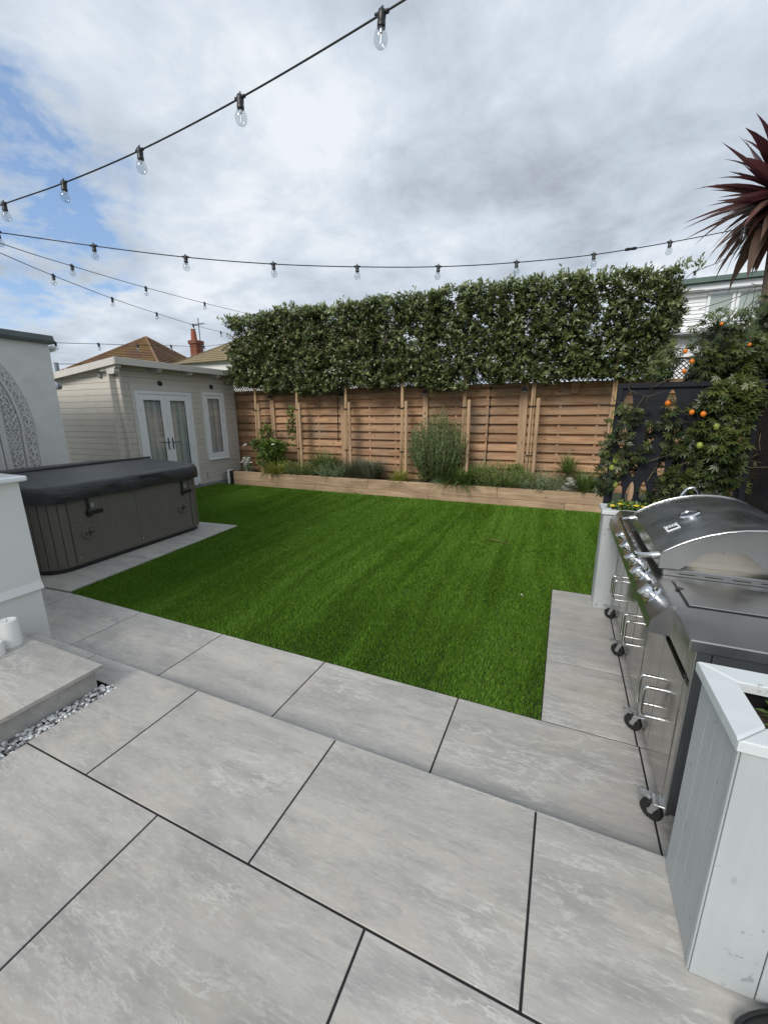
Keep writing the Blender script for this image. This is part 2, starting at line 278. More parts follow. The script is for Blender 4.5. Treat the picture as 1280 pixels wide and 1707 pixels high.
# ---------------------------------------------------------------- mesh helpers
ORG = {}
class MB:
    def __init__(s): s.v = []; s.f = []
    def add(s, vs, fs):
        o = len(s.v); s.v += [tuple(x) for x in vs]; s.f += [tuple(i+o for i in f) for f in fs]; return s
    def box(s, x0, x1, y0, y1, z0, z1, c=0.):
        X, Y, Z = (min(x0, x1), max(x0, x1)), (min(y0, y1), max(y0, y1)), (min(z0, z1), max(z0, z1))
        if c <= 0:
            return s.add([(X[i], Y[j], Z[k]) for i in (0, 1) for j in (0, 1) for k in (0, 1)], [(0, 1, 3, 2), (4, 6, 7, 5), (0, 4, 5, 1), (2, 3, 7, 6), (0, 2, 6, 4), (1, 5, 7, 3)])
        vs = []; id_ = {}
        for i in (0, 1):
            for j in (0, 1):
                for k in (0, 1):
                    dx, dy, dz = (c if i == 0 else -c), (c if j == 0 else -c), (c if k == 0 else -c)
                    for a in range(3):
                        id_[(i, j, k, a)] = len(vs); vs.append((X[i]+(0 if a == 0 else dx), Y[j]+(0 if a == 1 else dy), Z[k]+(0 if a == 2 else dz)))
        q = [(0, 0), (1, 0), (1, 1), (0, 1)]; fs = []
        for i in (0, 1):
            fs.append([id_[(i, a, b, 0)] for a, b in q]); fs.append([id_[(a, i, b, 1)] for a, b in q]); fs.append([id_[(a, b, i, 2)] for a, b in q])
        for a, b in q:
            fs.append([id_[(0, a, b, 1)], id_[(1, a, b, 1)], id_[(1, a, b, 2)], id_[(0, a, b, 2)]])
            fs.append([id_[(a, 0, b, 0)], id_[(a, 1, b, 0)], id_[(a, 1, b, 2)], id_[(a, 0, b, 2)]])
            fs.append([id_[(a, b, 0, 0)], id_[(a, b, 1, 0)], id_[(a, b, 1, 1)], id_[(a, b, 0, 1)]])
        for i in (0, 1):
            for j in (0, 1):
                for k in (0, 1): fs.append([id_[(i, j, k, a)] for a in range(3)])
        ctr = Vector(((X[0]+X[1])/2, (Y[0]+Y[1])/2, (Z[0]+Z[1])/2)); o2 = []
        for f in fs:
            p = [Vector(vs[t]) for t in f]; nn = (p[1]-p[0]).cross(p[2]-p[0])
            o2.append(f if nn.dot(sum(p, Vector())/len(p)-ctr) > 0 else f[::-1])
        return s.add(vs, o2)
    def prism(s, poly, axis, a, b):          # polygon in the plane normal to axis, extruded from a to b
        def P(u, v, w): return {0: (w, u, v), 1: (u, w, v), 2: (u, v, w)}[axis]
        n = len(poly); vs = [P(u, v, a) for u, v in poly]+[P(u, v, b) for u, v in poly]
        ar = sum(poly[i][0]*poly[(i+1) % n][1]-poly[(i+1) % n][0]*poly[i][1] for i in range(n))
        fs = [tuple(range(n))[::-1], tuple(range(n, 2*n))]+[(i, (i+1) % n, n+(i+1) % n, n+i) for i in range(n)]
        flip = (ar < 0) ^ (axis == 1) ^ (b < a)
        return s.add(vs, [f[::-1] if flip else f for f in fs])
    def tube(s, pts, r, n=8, caps=True, closed=False):
        pts = [Vector(p) for p in pts]; rs = r if isinstance(r, (list, tuple)) else [r]*len(pts); m = len(pts)
        T = []
        for i in range(m):
            a = pts[(i-1) % m] if (closed or i > 0) else pts[i]; b = pts[(i+1) % m] if (closed or i < m-1) else pts[i]
            T.append((b-a).normalized())
        u = T[0].orthogonal().normalized(); vs = []
        for i in range(m):
            u = (u-T[i]*u.dot(T[i])).normalized(); w = T[i].cross(u)
            for k in range(n):
                t = 2*PI*k/n; vs.append(pts[i]+(u*math.cos(t)+w*math.sin(t))*rs[i])
        fs = []
        for i in range(m if closed else m-1):
            for k in range(n):
                a, b = i*n+k, i*n+(k+1) % n; c, d = ((i+1) % m)*n+(k+1) % n, ((i+1) % m)*n+k; fs.append((a, b, c, d))
        if caps and not closed: fs.append(tuple(range(n))[::-1]); fs.append(tuple((m-1)*n+k for k in range(n)))
        return s.add(vs, fs)
    def lathe(s, prof, ctr, axis=(0, 0, 1), n=16):   # prof: (radius, height along axis)
        ax = Vector(axis).normalized(); u = ax.orthogonal().normalized(); w = ax.cross(u); c = Vector(ctr); vs = []
        for r, h in prof:
            for k in range(n):
                t = 2*PI*k/n; vs.append(c+ax*h+(u*math.cos(t)+w*math.sin(t))*max(r, 1e-5))
        fs = [(i*n+k, i*n+(k+1) % n, (i+1)*n+(k+1) % n, (i+1)*n+k) for i in range(len(prof)-1) for k in range(n)]
        fs.append(tuple(range(n))[::-1]); fs.append(tuple((len(prof)-1)*n+k for k in range(n)))
        return s.add(vs, fs)
    def build(s, name, mat, parent=None, smooth=False, ang=None):
        A = np.array(s.v, float); lo, hi = A.min(0), A.max(0); c = (lo+hi)/2
        me = bpy.data.meshes.new(name); me.from_pydata([tuple(x) for x in (A-c)], [], s.f); me.update()
        if smooth:
            me.polygons.foreach_set('use_smooth', [True]*len(me.polygons))
            if ang: me.set_sharp_from_angle(angle=R(ang))
        return mkobj(name, me, mat, c, parent)
def mkobj(name, me, mat, c, parent=None):
    if mat is not None and len(me.materials) == 0: me.materials.append(MT[mat] if isinstance(mat, str) else mat)
    o = bpy.data.objects.new(name, me); COL.objects.link(o); c = Vector(c)
    ORG[o.name] = c
    if parent is not None: o.parent = parent; o.location = c-ORG[parent.name]
    else: o.location = c
    return o
def thing(name, label, cat, loc=(0, 0, 0), group=None, rot=None, local=False):
    o = bpy.data.objects.new(name, None); COL.objects.link(o); o.location = loc; o.empty_display_size = .1
    ORG[o.name] = Vector((0, 0, 0)) if local else Vector(loc)
    if rot is not None: o.rotation_euler = (0, 0, rot)
    return tag(o, label, cat, group)
def tag(o, label, cat, group=None, kind=None):
    o['label'] = label; o['category'] = cat
    if group: o['group'] = group
    if kind: o['kind'] = kind
    return o
def struct(o): o['kind'] = 'structure'; return o
def inst(src, name, c, parent=None, rot=None, scale=None):      # another object sharing src's mesh
    o = bpy.data.objects.new(name, src.data); COL.objects.link(o); c = Vector(c); ORG[o.name] = c
    o.location = c-ORG[parent.name] if parent is not None else c
    if parent is not None: o.parent = parent
    if rot: o.rotation_euler = rot
    if scale: o.scale = scale
    return o
CACHE = {}
def boxpart(name, mat, parent, x0, x1, y0, y1, z0, z1, c=.004):
    """box with chamfered edges; equal sizes share one mesh"""
    dx, dy, dz = abs(x1-x0), abs(y1-y0), abs(z1-z0); key = (name, mat, round(dx, 3), round(dy, 3), round(dz, 3), c); ctr = ((x0+x1)/2, (y0+y1)/2, (z0+z1)/2)
    if key not in CACHE:
        me = bpy.data.meshes.new(name); b = MB().box(-dx/2, dx/2, -dy/2, dy/2, -dz/2, dz/2, min(c, dx*.45, dy*.45, dz*.45)); me.from_pydata(b.v, [], b.f); me.update(); CACHE[key] = me
    return mkobj(name, CACHE[key], mat, ctr, parent)
def npmesh(name, V, Fc, mat, parent=None, tint=None, smooth=False):
    """V (n,3) numpy, Fc list of (k,m) index arrays with equal m"""
    V = np.asarray(V, np.float32); lo, hi = V.min(0), V.max(0); c = (lo+hi)/2; V = V-c
    me = bpy.data.meshes.new(name); Fc = [np.asarray(f, np.int32) for f in (Fc if isinstance(Fc, list) else [Fc])]
    me.vertices.add(len(V)); me.vertices.foreach_set('co', V.ravel())
    idx = np.concatenate([f.ravel() for f in Fc]); tot = np.concatenate([np.full(len(f), f.shape[1], np.int32) for f in Fc])
    st = np.concatenate([[0], np.cumsum(tot)[:-1]]).astype(np.int32)
    me.loops.add(len(idx)); me.loops.foreach_set('vertex_index', idx); me.polygons.add(len(tot)); me.polygons.foreach_set('loop_start', st); me.polygons.foreach_set('loop_total', tot)
    if smooth: me.polygons.foreach_set('use_smooth', np.ones(len(tot), bool))
    me.update(calc_edges=True)
    if tint is not None:
        a = me.attributes.new('tint', 'FLOAT', 'POINT'); a.data.foreach_set('value', np.asarray(tint, np.float32))
    return mkobj(name, me, mat, c, parent)
def vnoise(x, y, s=1., seed=0):
    g = np.random.default_rng(seed).random((64, 64)); x = np.asarray(x)*s; y = np.asarray(y)*s
    xi, yi = np.floor(x).astype(int), np.floor(y).astype(int); fx, fy = x-xi, y-yi; fx = fx*fx*(3-2*fx); fy = fy*fy*(3-2*fy)
    G = lambda a, b: g[a % 64, b % 64]
    return (G(xi, yi)*(1-fx)+G(xi+1, yi)*fx)*(1-fy)+(G(xi, yi+1)*(1-fx)+G(xi+1, yi+1)*fx)*fy
def norm(a): return a/np.maximum(np.linalg.norm(a, axis=-1, keepdims=True), 1e-9)
LEAF = (np.array([(0, 0, 0), (-.5, .45, .06), (0, .5, -.03), (.5, .45, .06), (0, 1, -.04)]), [(0, 2, 1), (0, 3, 2), (1, 2, 4), (2, 3, 4)])
def _palm():
    V, Fc = [], []
    for a, L in ((-1.25, .62), (-.62, .85), (0, 1.), (.62, .85), (1.25, .62)):
        o = len(V); d = np.array((math.sin(a), math.cos(a), 0)); w = np.array((math.cos(a), -math.sin(a), 0))
        V += [np.zeros(3), d*L*.55-w*.13*L+(0, 0, .03), d*L*.55+w*.13*L+(0, 0, .03), d*L+(0, 0, -.10)]; Fc += [(o, o+2, o+1), (o+1, o+2, o+3)]
    return np.array(V), Fc
PALM = _palm()
NEEDLE = (np.array([(-.5, 0, 0), (.5, 0, 0), (.35, .6, .02), (-.35, .6, .02), (0, 1, 0)]), [(0, 1, 2), (0, 2, 3), (3, 2, 4)])
def leaves(P, D, N, L, Wd, tmpl=LEAF, tint=None, rng=RNG):
    """leaf template oriented by direction D (its y) and face normal N"""
    D = norm(D); X = norm(np.cross(D, N)); N = np.cross(X, D); T, Fc = tmpl; n = len(P); L = np.broadcast_to(L, n)[:, None, None]; Wd = np.broadcast_to(Wd, n)[:, None, None]
    V = P[:, None]+X[:, None]*T[None, :, :1]*Wd+D[:, None]*T[None, :, 1:2]*L+N[:, None]*T[None, :, 2:]*L
    k = len(T); Fi = (np.array(Fc)[None]+np.arange(n)[:, None, None]*k).reshape(-1, 3)
    t = rng.random(n) if tint is None else tint
    return V.reshape(-1, 3), Fi, np.repeat(np.clip(t, 0, 1), k)
def merge(parts):
    V, Fc, T = [], [], []; o = 0
    for v, f, t in parts: V.append(v); Fc.append(f+o); T.append(t); o += len(v)
    return np.concatenate(V), np.concatenate(Fc), np.concatenate(T)
def rdir(n, rng=RNG): return norm(rng.normal(size=(n, 3)))
def ribbons(base, az, tilt, L, Wd, bend, seg=4, tint=None, rng=RNG):
    """arching blades: tilt from vertical at the base, bending over by `bend` radians along the length"""
    n = len(base); s = np.linspace(0, 1, seg+1)
    ang = tilt[:, None]+bend[:, None]*s[None]; dl = (L/seg)[:, None]
    r = np.concatenate([np.zeros((n, 1)), np.cumsum(np.sin(ang[:, :-1])*dl, 1)], 1); z = np.concatenate([np.zeros((n, 1)), np.cumsum(np.cos(ang[:, :-1])*dl, 1)], 1)
    cx, sx = np.cos(az)[:, None], np.sin(az)[:, None]; C = np.stack([base[:, :1]+r*cx, base[:, 1:2]+r*sx, base[:, 2:]+z], -1)
    side = np.stack([-sx, cx, 0*cx], -1); w = (Wd[:, None]*np.clip(np.minimum(.75+s*1.2, (1-s)*1.9), .02, 1)[None])[..., None]/2
    V = np.stack([C-side*w, C+side*w], 2).reshape(n, -1, 3); k = 2*(seg+1)
    q = np.array([(2*i, 2*i+1, 2*i+3, 2*i+2) for i in range(seg)]); Fi = (q[None]+np.arange(n)[:, None, None]*k).reshape(-1, 4)
    t = rng.random(n) if tint is None else tint
    return V.reshape(-1, 3), Fi, np.repeat(np.clip(t, 0, 1), k)
# ================================================================ SETTING
g = MB(); g.add([(-400, -400, -.12), (400, -400, -.12), (400, 900, -.12), (-400, 900, -.12)], [(0, 1, 2, 3)]); struct(g.build('ground', 'ground'))

# ---- lower patio: strip before the lawn, strip on the right, base of dark jointing
S, T, GAP = .905, .605, .008
A0, B0 = -3.1502, 2.0317
b = MB(); b.box(-4.2, 1.9, 1.2, B0+.001, -.1, -.004); b.box(.012, 1.9, B0+.001, B0+3*T, -.1, -.004)
lower = struct(b.build('lower_patio', 'joint'))
def slab(parent, x0, x1, y0, y1, top, th=.02): return boxpart('slab', 'slab', parent, x0+GAP/2, x1-GAP/2, y0+GAP/2, y1-GAP/2, top-th, top, .0015)
xs = [A0+S*k for k in range(-1, 5)]+[1.9]
for x0, x1 in zip(xs[:-1], xs[1:]): slab(lower, x0, x1, B0-T, B0, 0)
for k in range(3):
    slab(lower, .0138, .464, B0+T*k, B0+T*(k+1), 0); slab(lower, .464, .464+S, B0+T*k, B0+T*(k+1), 0); slab(lower, .464+S, 1.9, B0+T*k, B0+T*(k+1), 0)
# ---- upper patio, one riser above
UP = .0921; G0, E0, G2 = -1.7854, .7925, -1.3307; EDGE = E0+T
b = MB(); b.box(-2.236, 2.6, -2.6, EDGE-.03, -.1, UP-.004); b.box(-3.37, -2.236, 1.228, EDGE-.03, -.1, UP-.004); b.box(-2.333, -2.236, -2.6, 1.228, -.1, UP-.025); b.box(-3.37, 2.6, EDGE-.031, EDGE-.007, UP-.0205, UP-.0045); upper = struct(b.build('upper_patio', 'joint'))
b = MB().box(-3.37, 1.9, EDGE-.03, EDGE-.012, -.005, UP-.021, .001); b.build('riser', 'slab', upper)
def row(y0, y1, x0s, lim=(-2.235, 2.6)):
    xs = [x for x in x0s if lim[0]+.02 < x < lim[1]-.02]; xs = [lim[0]]+xs+[lim[1]]
    for a, c in zip(xs[:-1], xs[1:]): slab(upper, a, c, y0, y1, UP)
row(E0, EDGE, [G0+S*k for k in range(1, 6)], (G0, 2.6)); slab(upper, -3.37, G0-S, 1.228, EDGE, UP); g_ = GAP/2
MB().prism([(G0-S+g_, 1.228), (-2.237, 1.228), (-2.237, E0+g_), (G0-g_, E0+g_), (G0-g_, EDGE-g_), (G0-S+g_, EDGE-g_)], 2, UP-.02, UP).build('slab', 'slab', upper)
for r_ in range(1, 6): row(E0-T*r_, E0-T*(r_-1), [(G2 if r_ % 2 else G0)+S*k for k in range(-2, 6)])

# ---- lawn of artificial turf
tubang = math.atan2(.214, 2.421)
PL = (-4.148, 2.0317); PRr = (-4.362, 4.446)      # plinth edge along the lawn
poly = [(-4.148, 2.0345), (.010, 2.0345), (.010, 3.849), (1.62, 3.849), (1.62, 7.36), (-7.62, 7.36), (-7.62, 4.44), (-4.362, 4.446)]
g = MB(); g.add([(x, y, -.018) for x, y in poly], [tuple(range(len(poly)))]); lawn = struct(g.build('lawn', 'turf_base'))
def inpoly(x, y, P):
    r = np.zeros(len(x), bool); j = len(P)-1
    for i in range(len(P)):
        xi, yi = P[i]; xj, yj = P[j]
        c = ((yi > y) != (yj > y)) & (x < (xj-xi)*(y-yi)/(yj-yi+1e-12)+xi); r ^= c; j = i
    return r
def turf():
    V, Fc, Tn = [], [], []; off = 0; rng = np.random.default_rng(3)
    for (y0, y1, dens, w, L) in ((2.03, 3.2, 26000, .0032, .034), (3.2, 4.6, 17000, .0042, .036), (4.6, 6.0, 11500, .0055, .038), (6.0, 7.36, 9000, .0065, .038)):
        n = int((1.62+7.62)*(y1-y0)*dens); x = rng.uniform(-7.62, 1.62, n); y = rng.uniform(y0, y1, n)
        ok = inpoly(x, y, poly); x, y = x[ok], y[ok]; n = len(x)
        # brushing: irregular stripes along Y decide which way the pile leans
        xw = x+.16*vnoise(x*.8, y*.9, 1, 4)+.05*y
        st = vnoise(xw*8.5, y*.5, 1, 5)*.55+vnoise(xw*19., y*.9, 1, 6)*.45+.35*(vnoise(x*1.6, y*1.6, 1, 8)-.5)
        lean = np.clip((st-.5)*3.2, -1, 1); az = rng.uniform(0, 2*PI, n); tl = rng.normal(.28, .2, n)
        dx = np.cos(az)*np.sin(tl)+.12; dy = np.sin(az)*np.sin(tl)+lean*.36; dz = np.cos(tl)
        D = norm(np.stack([dx, dy, dz], -1)); side = norm(np.cross(D, norm(np.stack([rng.normal(size=n), rng.normal(size=n), np.full(n, .2)], -1))))
        Ln = (L*rng.uniform(.65, 1.12, n))[:, None]; ww = (w*rng.uniform(.7, 1.3, n))[:, None]; B = np.stack([x, y, np.full(n, -.019)], -1)
        bend = D*.62*Ln+np.stack([np.zeros(n), np.zeros(n), .06*Ln[:, 0]], -1)
        V.append(np.stack([B-side*ww*.5, B+side*ww*.5, B+bend+side*ww*.42, B+bend-side*ww*.42, B+D*Ln*np.array([1.06, 1.06, .92])], 1).reshape(-1, 3))
        o = (np.arange(n)*5+off)[:, None]; Fc.append(np.concatenate([o+np.array([[0, 1, 2]]), o+np.array([[0, 2, 3]]), o+np.array([[3, 2, 4]])])); off += 5*n
        t = rng.normal(.47, .2, n)+.12*(vnoise(x, y, 3.3, 9)-.5); t[rng.random(n) < .07] = .99; Tn.append(np.repeat(np.clip(t, 0, 1), 5))
    o = npmesh('grass', np.concatenate(V), np.concatenate(Fc), 'grass_blade', None, np.concatenate(Tn))
    tag(o, 'bright green artificial turf pile covering the lawn', 'grass', kind='stuff')
turf()

# ---- hot tub plinth of slabs
pd = Vector((PRr[0]-PL[0], PRr[1]-PL[1])).normalized(); pn = Vector((-pd.y, pd.x))      # along the edge, and to the left (-X)
pb = MB().box(-2.9, -.004, .0, 2.43, -.1, -.012); plinth = pb.build('tub_plinth', 'joint'); ORG[plinth.name] = Vector(plinth.location)
plinth_c = Vector(plinth.location)
for i in range(3):
    for j in range(2):
        y0, y1 = (-.0, .905, 1.81, 2.43)[i:i+2]; x0, x1 = (-2.9, -.605, -.0)[j:j+2]
        slab(plinth, x0, x1, y0, y1, .012)
plinth.location = Matrix.Rotation(tubang, 3, 'Z') @ plinth_c+Vector((PL[0], PL[1], 0)); plinth.rotation_euler = (0, 0, tubang); struct(plinth)
b = MB(); b.prism([(-4.062, 1.2), (-4.062, 2.028), (-4.155, 2.024), (-7.2, 1.755), (-7.2, 1.2)], 2, -.1, -.002); side_path = struct(b.build('side_path', 'slab'))

# ---- steps up to the house, pebble strip
st = thing('doorstep', 'low porcelain step block beside the strip of white pebbles', 'step', (-2.85, .2, 0))
boxpart('riser', 'slab', st, -2.36, -2.335, -2.0, 1.185, 0, .212, .001); boxpart('riser', 'slab', st, -3.36, -2.36, 1.16, 1.185, 0, .212, .001)
for y0, y1 in ((-2.0, -.6), (-.6, .31), (.31, 1.215)):
    boxpart('tread', 'slab', st, -2.905, -2.302, y0+.002, y1-.002, .213, .235, .0015); boxpart('tread', 'slab', st, -3.37, -2.909, y0+.002, y1-.002, .213, .235, .0015)
boxpart('core', 'joint', st, -3.36, -2.37, -2., 1.15, 0, .211, .001)
def pebbles():
    rng = np.random.default_rng(5); n = 1900; base = []
    bb = MB(); ico = [(0, 0, 1), (.894, 0, .447), (.276, .851, .447), (-.724, .526, .447), (-.724, -.526, .447), (.276, -.851, .447), (.724, .526, -.447), (-.276, .851, -.447), (-.894, 0, -.447), (-.276, -.851, -.447), (.724, -.526, -.447), (0, 0, -1)]
    fc = [(0, 1, 2), (0, 2, 3), (0, 3, 4), (0, 4, 5), (0, 5, 1), (1, 6, 2), (2, 7, 3), (3, 8, 4), (4, 9, 5), (5, 10, 1), (6, 7, 2), (7, 8, 3), (8, 9, 4), (9, 10, 5), (10, 6, 1), (11, 7, 6), (11, 8, 7), (11, 9, 8), (11, 10, 9), (11, 6, 10)]
    I = np.array(ico); x = rng.uniform(-2.332, -2.24, n); y = rng.uniform(-.6, 1.235, n); y = np.where(x < -2.30, np.minimum(y, 1.20), y)
    z = UP-.018+rng.uniform(0, .024, n); s = rng.uniform(.0055, .0125, n); V = []
    for i in range(n):
        A = I*np.array([rng.uniform(.7, 1.3), rng.uniform(.7, 1.3), rng.uniform(.5, .85)])*s[i]*(1+.16*rng.normal(size=(12, 1)))
        th = rng.uniform(0, 6.28); c, q = math.cos(th), math.sin(th); A = np.stack([A[:, 0]*c-A[:, 1]*q, A[:, 0]*q+A[:, 1]*c, A[:, 2]], -1); V.append(A+np.array([x[i], y[i], z[i]]))
    k = NT('pebble_mix'); a = k.attr('tint'); k.col(k.ramp(a, [(.08, (.14, .14, .145)), (.3, (.5, .5, .5)), (.6, (.72, .72, .71)), (.95, (.85, .85, .84))])); k.set(Roughness=.5); MT['pebble_mix'] = k.m
    o = npmesh('pebbles', np.concatenate(V), (np.array(fc)[None]+(np.arange(n)*12)[:, None, None]).reshape(-1, 3), 'pebble_mix', None, np.repeat(rng.random(n), 12), smooth=True)
    tag(o, 'narrow strip of white and grey pebbles along the step', 'pebbles', kind='stuff')
pebbles()

# ---- house wall beside the steps, and its white end pillar
hs = thing('house', 'white rendered house wall behind the doorstep', 'house', (-6, -1, 0))
MB().box(-9.5, -4.35, -6, 1.55, -.1, 3.55).build('wall', 'render_smooth', hs); MB().box(-9.6, -4.25, -6.1, 1.62, 3.55, 3.75, .01).build('roof', 'coping', hs)
pw = thing('porch_wall', 'white rendered porch wall with pale capping, flared above its base', 'wall', (-3.5, .8, 0))
b = MB(); b.box(-4.345, -3.395, -2., 1.488, -.05, .40); b.build('base', 'render_smooth', pw)
b = MB(); b.prism([(-4.34, 1.185), (-3.405, 1.185), (-3.392, .46), (-3.368, .405), (-3.395, .398), (-4.34, .398)], 1, -2., 1.500); b.build('panel', 'render_smooth', pw)
boxpart('capping', 'white_upvc', pw, -4.34, -3.355, -2.0, 1.535, 1.186, 1.222, .008)
b = MB().box(-4.34, -3.42, -2., 1.38, 1.222, 2.4); b.build('upper_wall', 'render_smooth', pw)
boxpart('door_sill', 'white_upvc', pw, -3.395, -3.34, -1.2, 1.19, .40, .425, .006)
# candles on the step
def candle(x, y, h, r, label):
    t = thing('candle', label, 'candle', (x, y, .235), 'candles on the step')
    MB().lathe([(r, 0), (r, h-.012), (r*.94, h-.003), (r*.8, h), (r*.6, h-.006), (.001, h-.012)], (x, y, .2352), n=28).build('wax', 'white_wax', t, True, 40)
    MB().tube([(x, y, .235+h-.02), (x+.002, y, .235+h+.008)], .0014, 6).build('wick', 'black_plastic', t)
candle(-3.03, 1.125, .17, .05, 'tall white pillar candle on the step next to the porch wall')
candle(-2.985, 1.025, .08, .042, 'short white pillar candle on the step, lower of the two')

# ---- white outbuilding with carved panel
ob = thing('outbuilding', 'white rough-rendered outbuilding with dark felt roof edge beyond the hot tub', 'building', (-8.2, 2.7, 0))
def roughwall():
    ny, nz = 60, 70; ys = np.linspace(1.56, 3.845, ny); zs = np.linspace(-.05, 2.66, nz); Yg, Zg = np.meshgrid(ys, zs)
    d = .012*(vnoise(Yg*5, Zg*5, 1, 21)-.5)+.009*(vnoise(Yg*13, Zg*13, 1, 22)-.5)
    Xg = -7.1+d; V = np.stack([Xg, Yg, Zg], -1).reshape(-1, 3); q = [(i*ny+j, i*ny+j+1, (i+1)*ny+j+1, (i+1)*ny+j) for i in range(nz-1) for j in range(ny-1)]
    npmesh('wall_face', V, np.array(q), 'render_white', ob, smooth=True)
roughwall()
MB().box(-10., -7.108, 1.56, 3.842, -.05, 2.66).build('wall', 'render_white', ob)
b = MB().prism([(-10, 2.66), (-7.04, 2.66), (-7.035, 2.70), (-7.06, 2.775), (-10, 2.80)], 1, 1.56, 3.91); b.build('roof_edge', 'coping', ob)
b = MB().tube([(-7.2, 3.96, 2.615), (-7.6, 3.96, 2.605)], .045, 12); b.tube([(-7.2, 3.96, 2.615), (-7.2, 3.88, 2.6), (-7.2, 3.87, 2.2)], .03, 8); b.build('gutter', 'white_upvc', ob, True, 40)
wl = thing('wall_lamp', 'round white bulkhead lamp at the corner of the outbuilding', 'wall lamp', (-7.16, 3.842, 2.07))
MB().lathe([(.03, 0), (.06, .004), (.062, .045), (.05, .06)], (-7.17, 3.842, 2.07), (0, 1, 0), 18).build('base', 'white_upvc', wl, True, 40)
MB().lathe([(.05, .055), (.055, .07), (.048, .10), (.02, .115), (.001, .117)], (-7.17, 3.842, 2.07), (.3, 1, 0), 18).build('lens', 'grey_pvc', wl, True, 40)

# carved arch panel
def carved():
    t = thing('carved_panel', 'pale carved wooden arch panel with pierced scrollwork hung on the outbuilding wall', 'wall panel', (-7.08, 2.9, .9))
    X0 = -7.066; Yc = 2.9
    def curve(k, off):            # half-width as a function of height, shrunk by off
        if k < .40: return (.555-off-.02*(.4-k)/.4, .55+k*2.15)
        u = (k-.40)/.60; w = (.565-off)*math.cos(u*PI/2)**.82; return (max(w, 0), .55+.4*2.15+(1.04-off*.9)*math.sin(u*PI/2)**1.15)
    def rail(off, r, nm, dx=0):
        b = MB()
        for sgn in (1, -1):
            pts = [(X0+dx, Yc+sgn*curve(i/46, off)[0], curve(i/46, off)[1]) for i in range(47)]; b.tube(pts, r, 6)
        b.build(nm, 'carved', t, True, 50)
    rail(0, .009, 'outer_rail'); rail(.165, .017, 'inner_rail', .006); rail(.205, .008, 'inner_rail'); rail(.145, .008, 'inner_rail')
    for sgn in (1, -1):        # scrolls of the border
        b = MB()
        for i in range(26):
            k = (i+.5)/27; (w0, z0), (w1, z1) = curve(k, .012), curve(k, .135); c = Vector((X0+.002, Yc+sgn*(w0*.5+w1*.5), (z0+z1)/2)); (wa, za) = curve(min(1, k+.02), .07); ta = Vector((0, sgn*(wa-(w0+w1)/2), za-(z0+z1)/2)); ta = ta.normalized() if ta.length > 1e-4 else Vector((0, 0, 1)); no = Vector((0, sgn*(w0-w1), z0-z1)).normalized()
            fl = 1 if i % 2 else -1
            pts = [c+no*fl*(-.055+.11*s)+ta*(.035*math.sin(s*2.2*PI)) for s in [j/9 for j in range(10)]]; b.tube(pts, [.011-.006*abs(j/9-.4) for j in range(10)], 5)
            pts = [c+no*fl*.02+ta*.01+(no*math.cos(a)+ta*math.sin(a))*(.022+.004*a) for a in [j*.55 for j in range(9)]]; b.tube(pts, .0065, 5)
            pts = [c-no*fl*.035+ta*.012, c-no*fl*.012+ta*.04, c+no*fl*.03+ta*.052]; b.tube(pts, [.004, .010, .003], 5)
        b.build('scrollwork', 'carved', t, True, 60)
    # pierced filling: honeycomb in the middle, leaf sprays above and below
    def inside(y, z):
        for i in range(46):
            w, zz = curve(i/46, .22); w2, z2 = curve((i+1)/46, .22)
            if zz <= z <= z2+1e-6: return .215 < abs(y-Yc)+.0 < w+1e-3
        return False
    hx = .030
    for sgn in (1, -1):
        b = MB()
        for r_ in range(40):
            for c_ in range(12):
                y = Yc+sgn*(.18+c_*hx*1.73+(hx*.866 if r_ % 2 else 0)); z = .62+r_*hx*1.5
                if not (inside(y, z)): continue
                mid = abs(z-1.30) < .17
                if mid:
                    pts = [(X0, y+hx*math.cos(a+PI/6), z+hx*math.sin(a+PI/6)) for a in [j*PI/3 for j in range(6)]]; b.tube(pts, .008, 4, closed=True)
                else:
                    fl = 1 if (r_+c_) % 2 else -1; pts = [(X0, y-.028*fl, z-.03), (X0+.004, y+.012*fl, z+.004), (X0, y+.024*fl, z+.042)]; b.tube(pts, [.004, .012, .004], 5)
                    pts = [(X0, y+.02*fl, z-.03), (X0, y-.012*fl, z+.02)]; b.tube(pts, [.009, .004], 4)
        b.build('pierced_filling', 'carved', t, True, 60)
    b = MB()
    for sgn in (1, -1): boxpart('stile', 'carved', t, X0-.03, X0+.012, Yc+sgn*.125, Yc+sgn*.195, .45, 1.86, .004)
    for sgn in (1, -1):
        b = MB(); b.box(X0-.03, X0+.016, Yc+sgn*.03, Yc+sgn*.11, .45, 1.95, .004)
        for i in range(40): b.lathe([(.011, 0), (.009, .005), (.001, .007)], (X0+.016, Yc+sgn*.07, .5+i*.036), (1, 0, 0), 6); b.lathe([(.010, 0), (.008, .005), (.001, .007)], (X0+.012, Yc+sgn*.16, .5+i*.034), (1, 0, 0), 6)
        b.build('stile', 'carved', t)
carved()

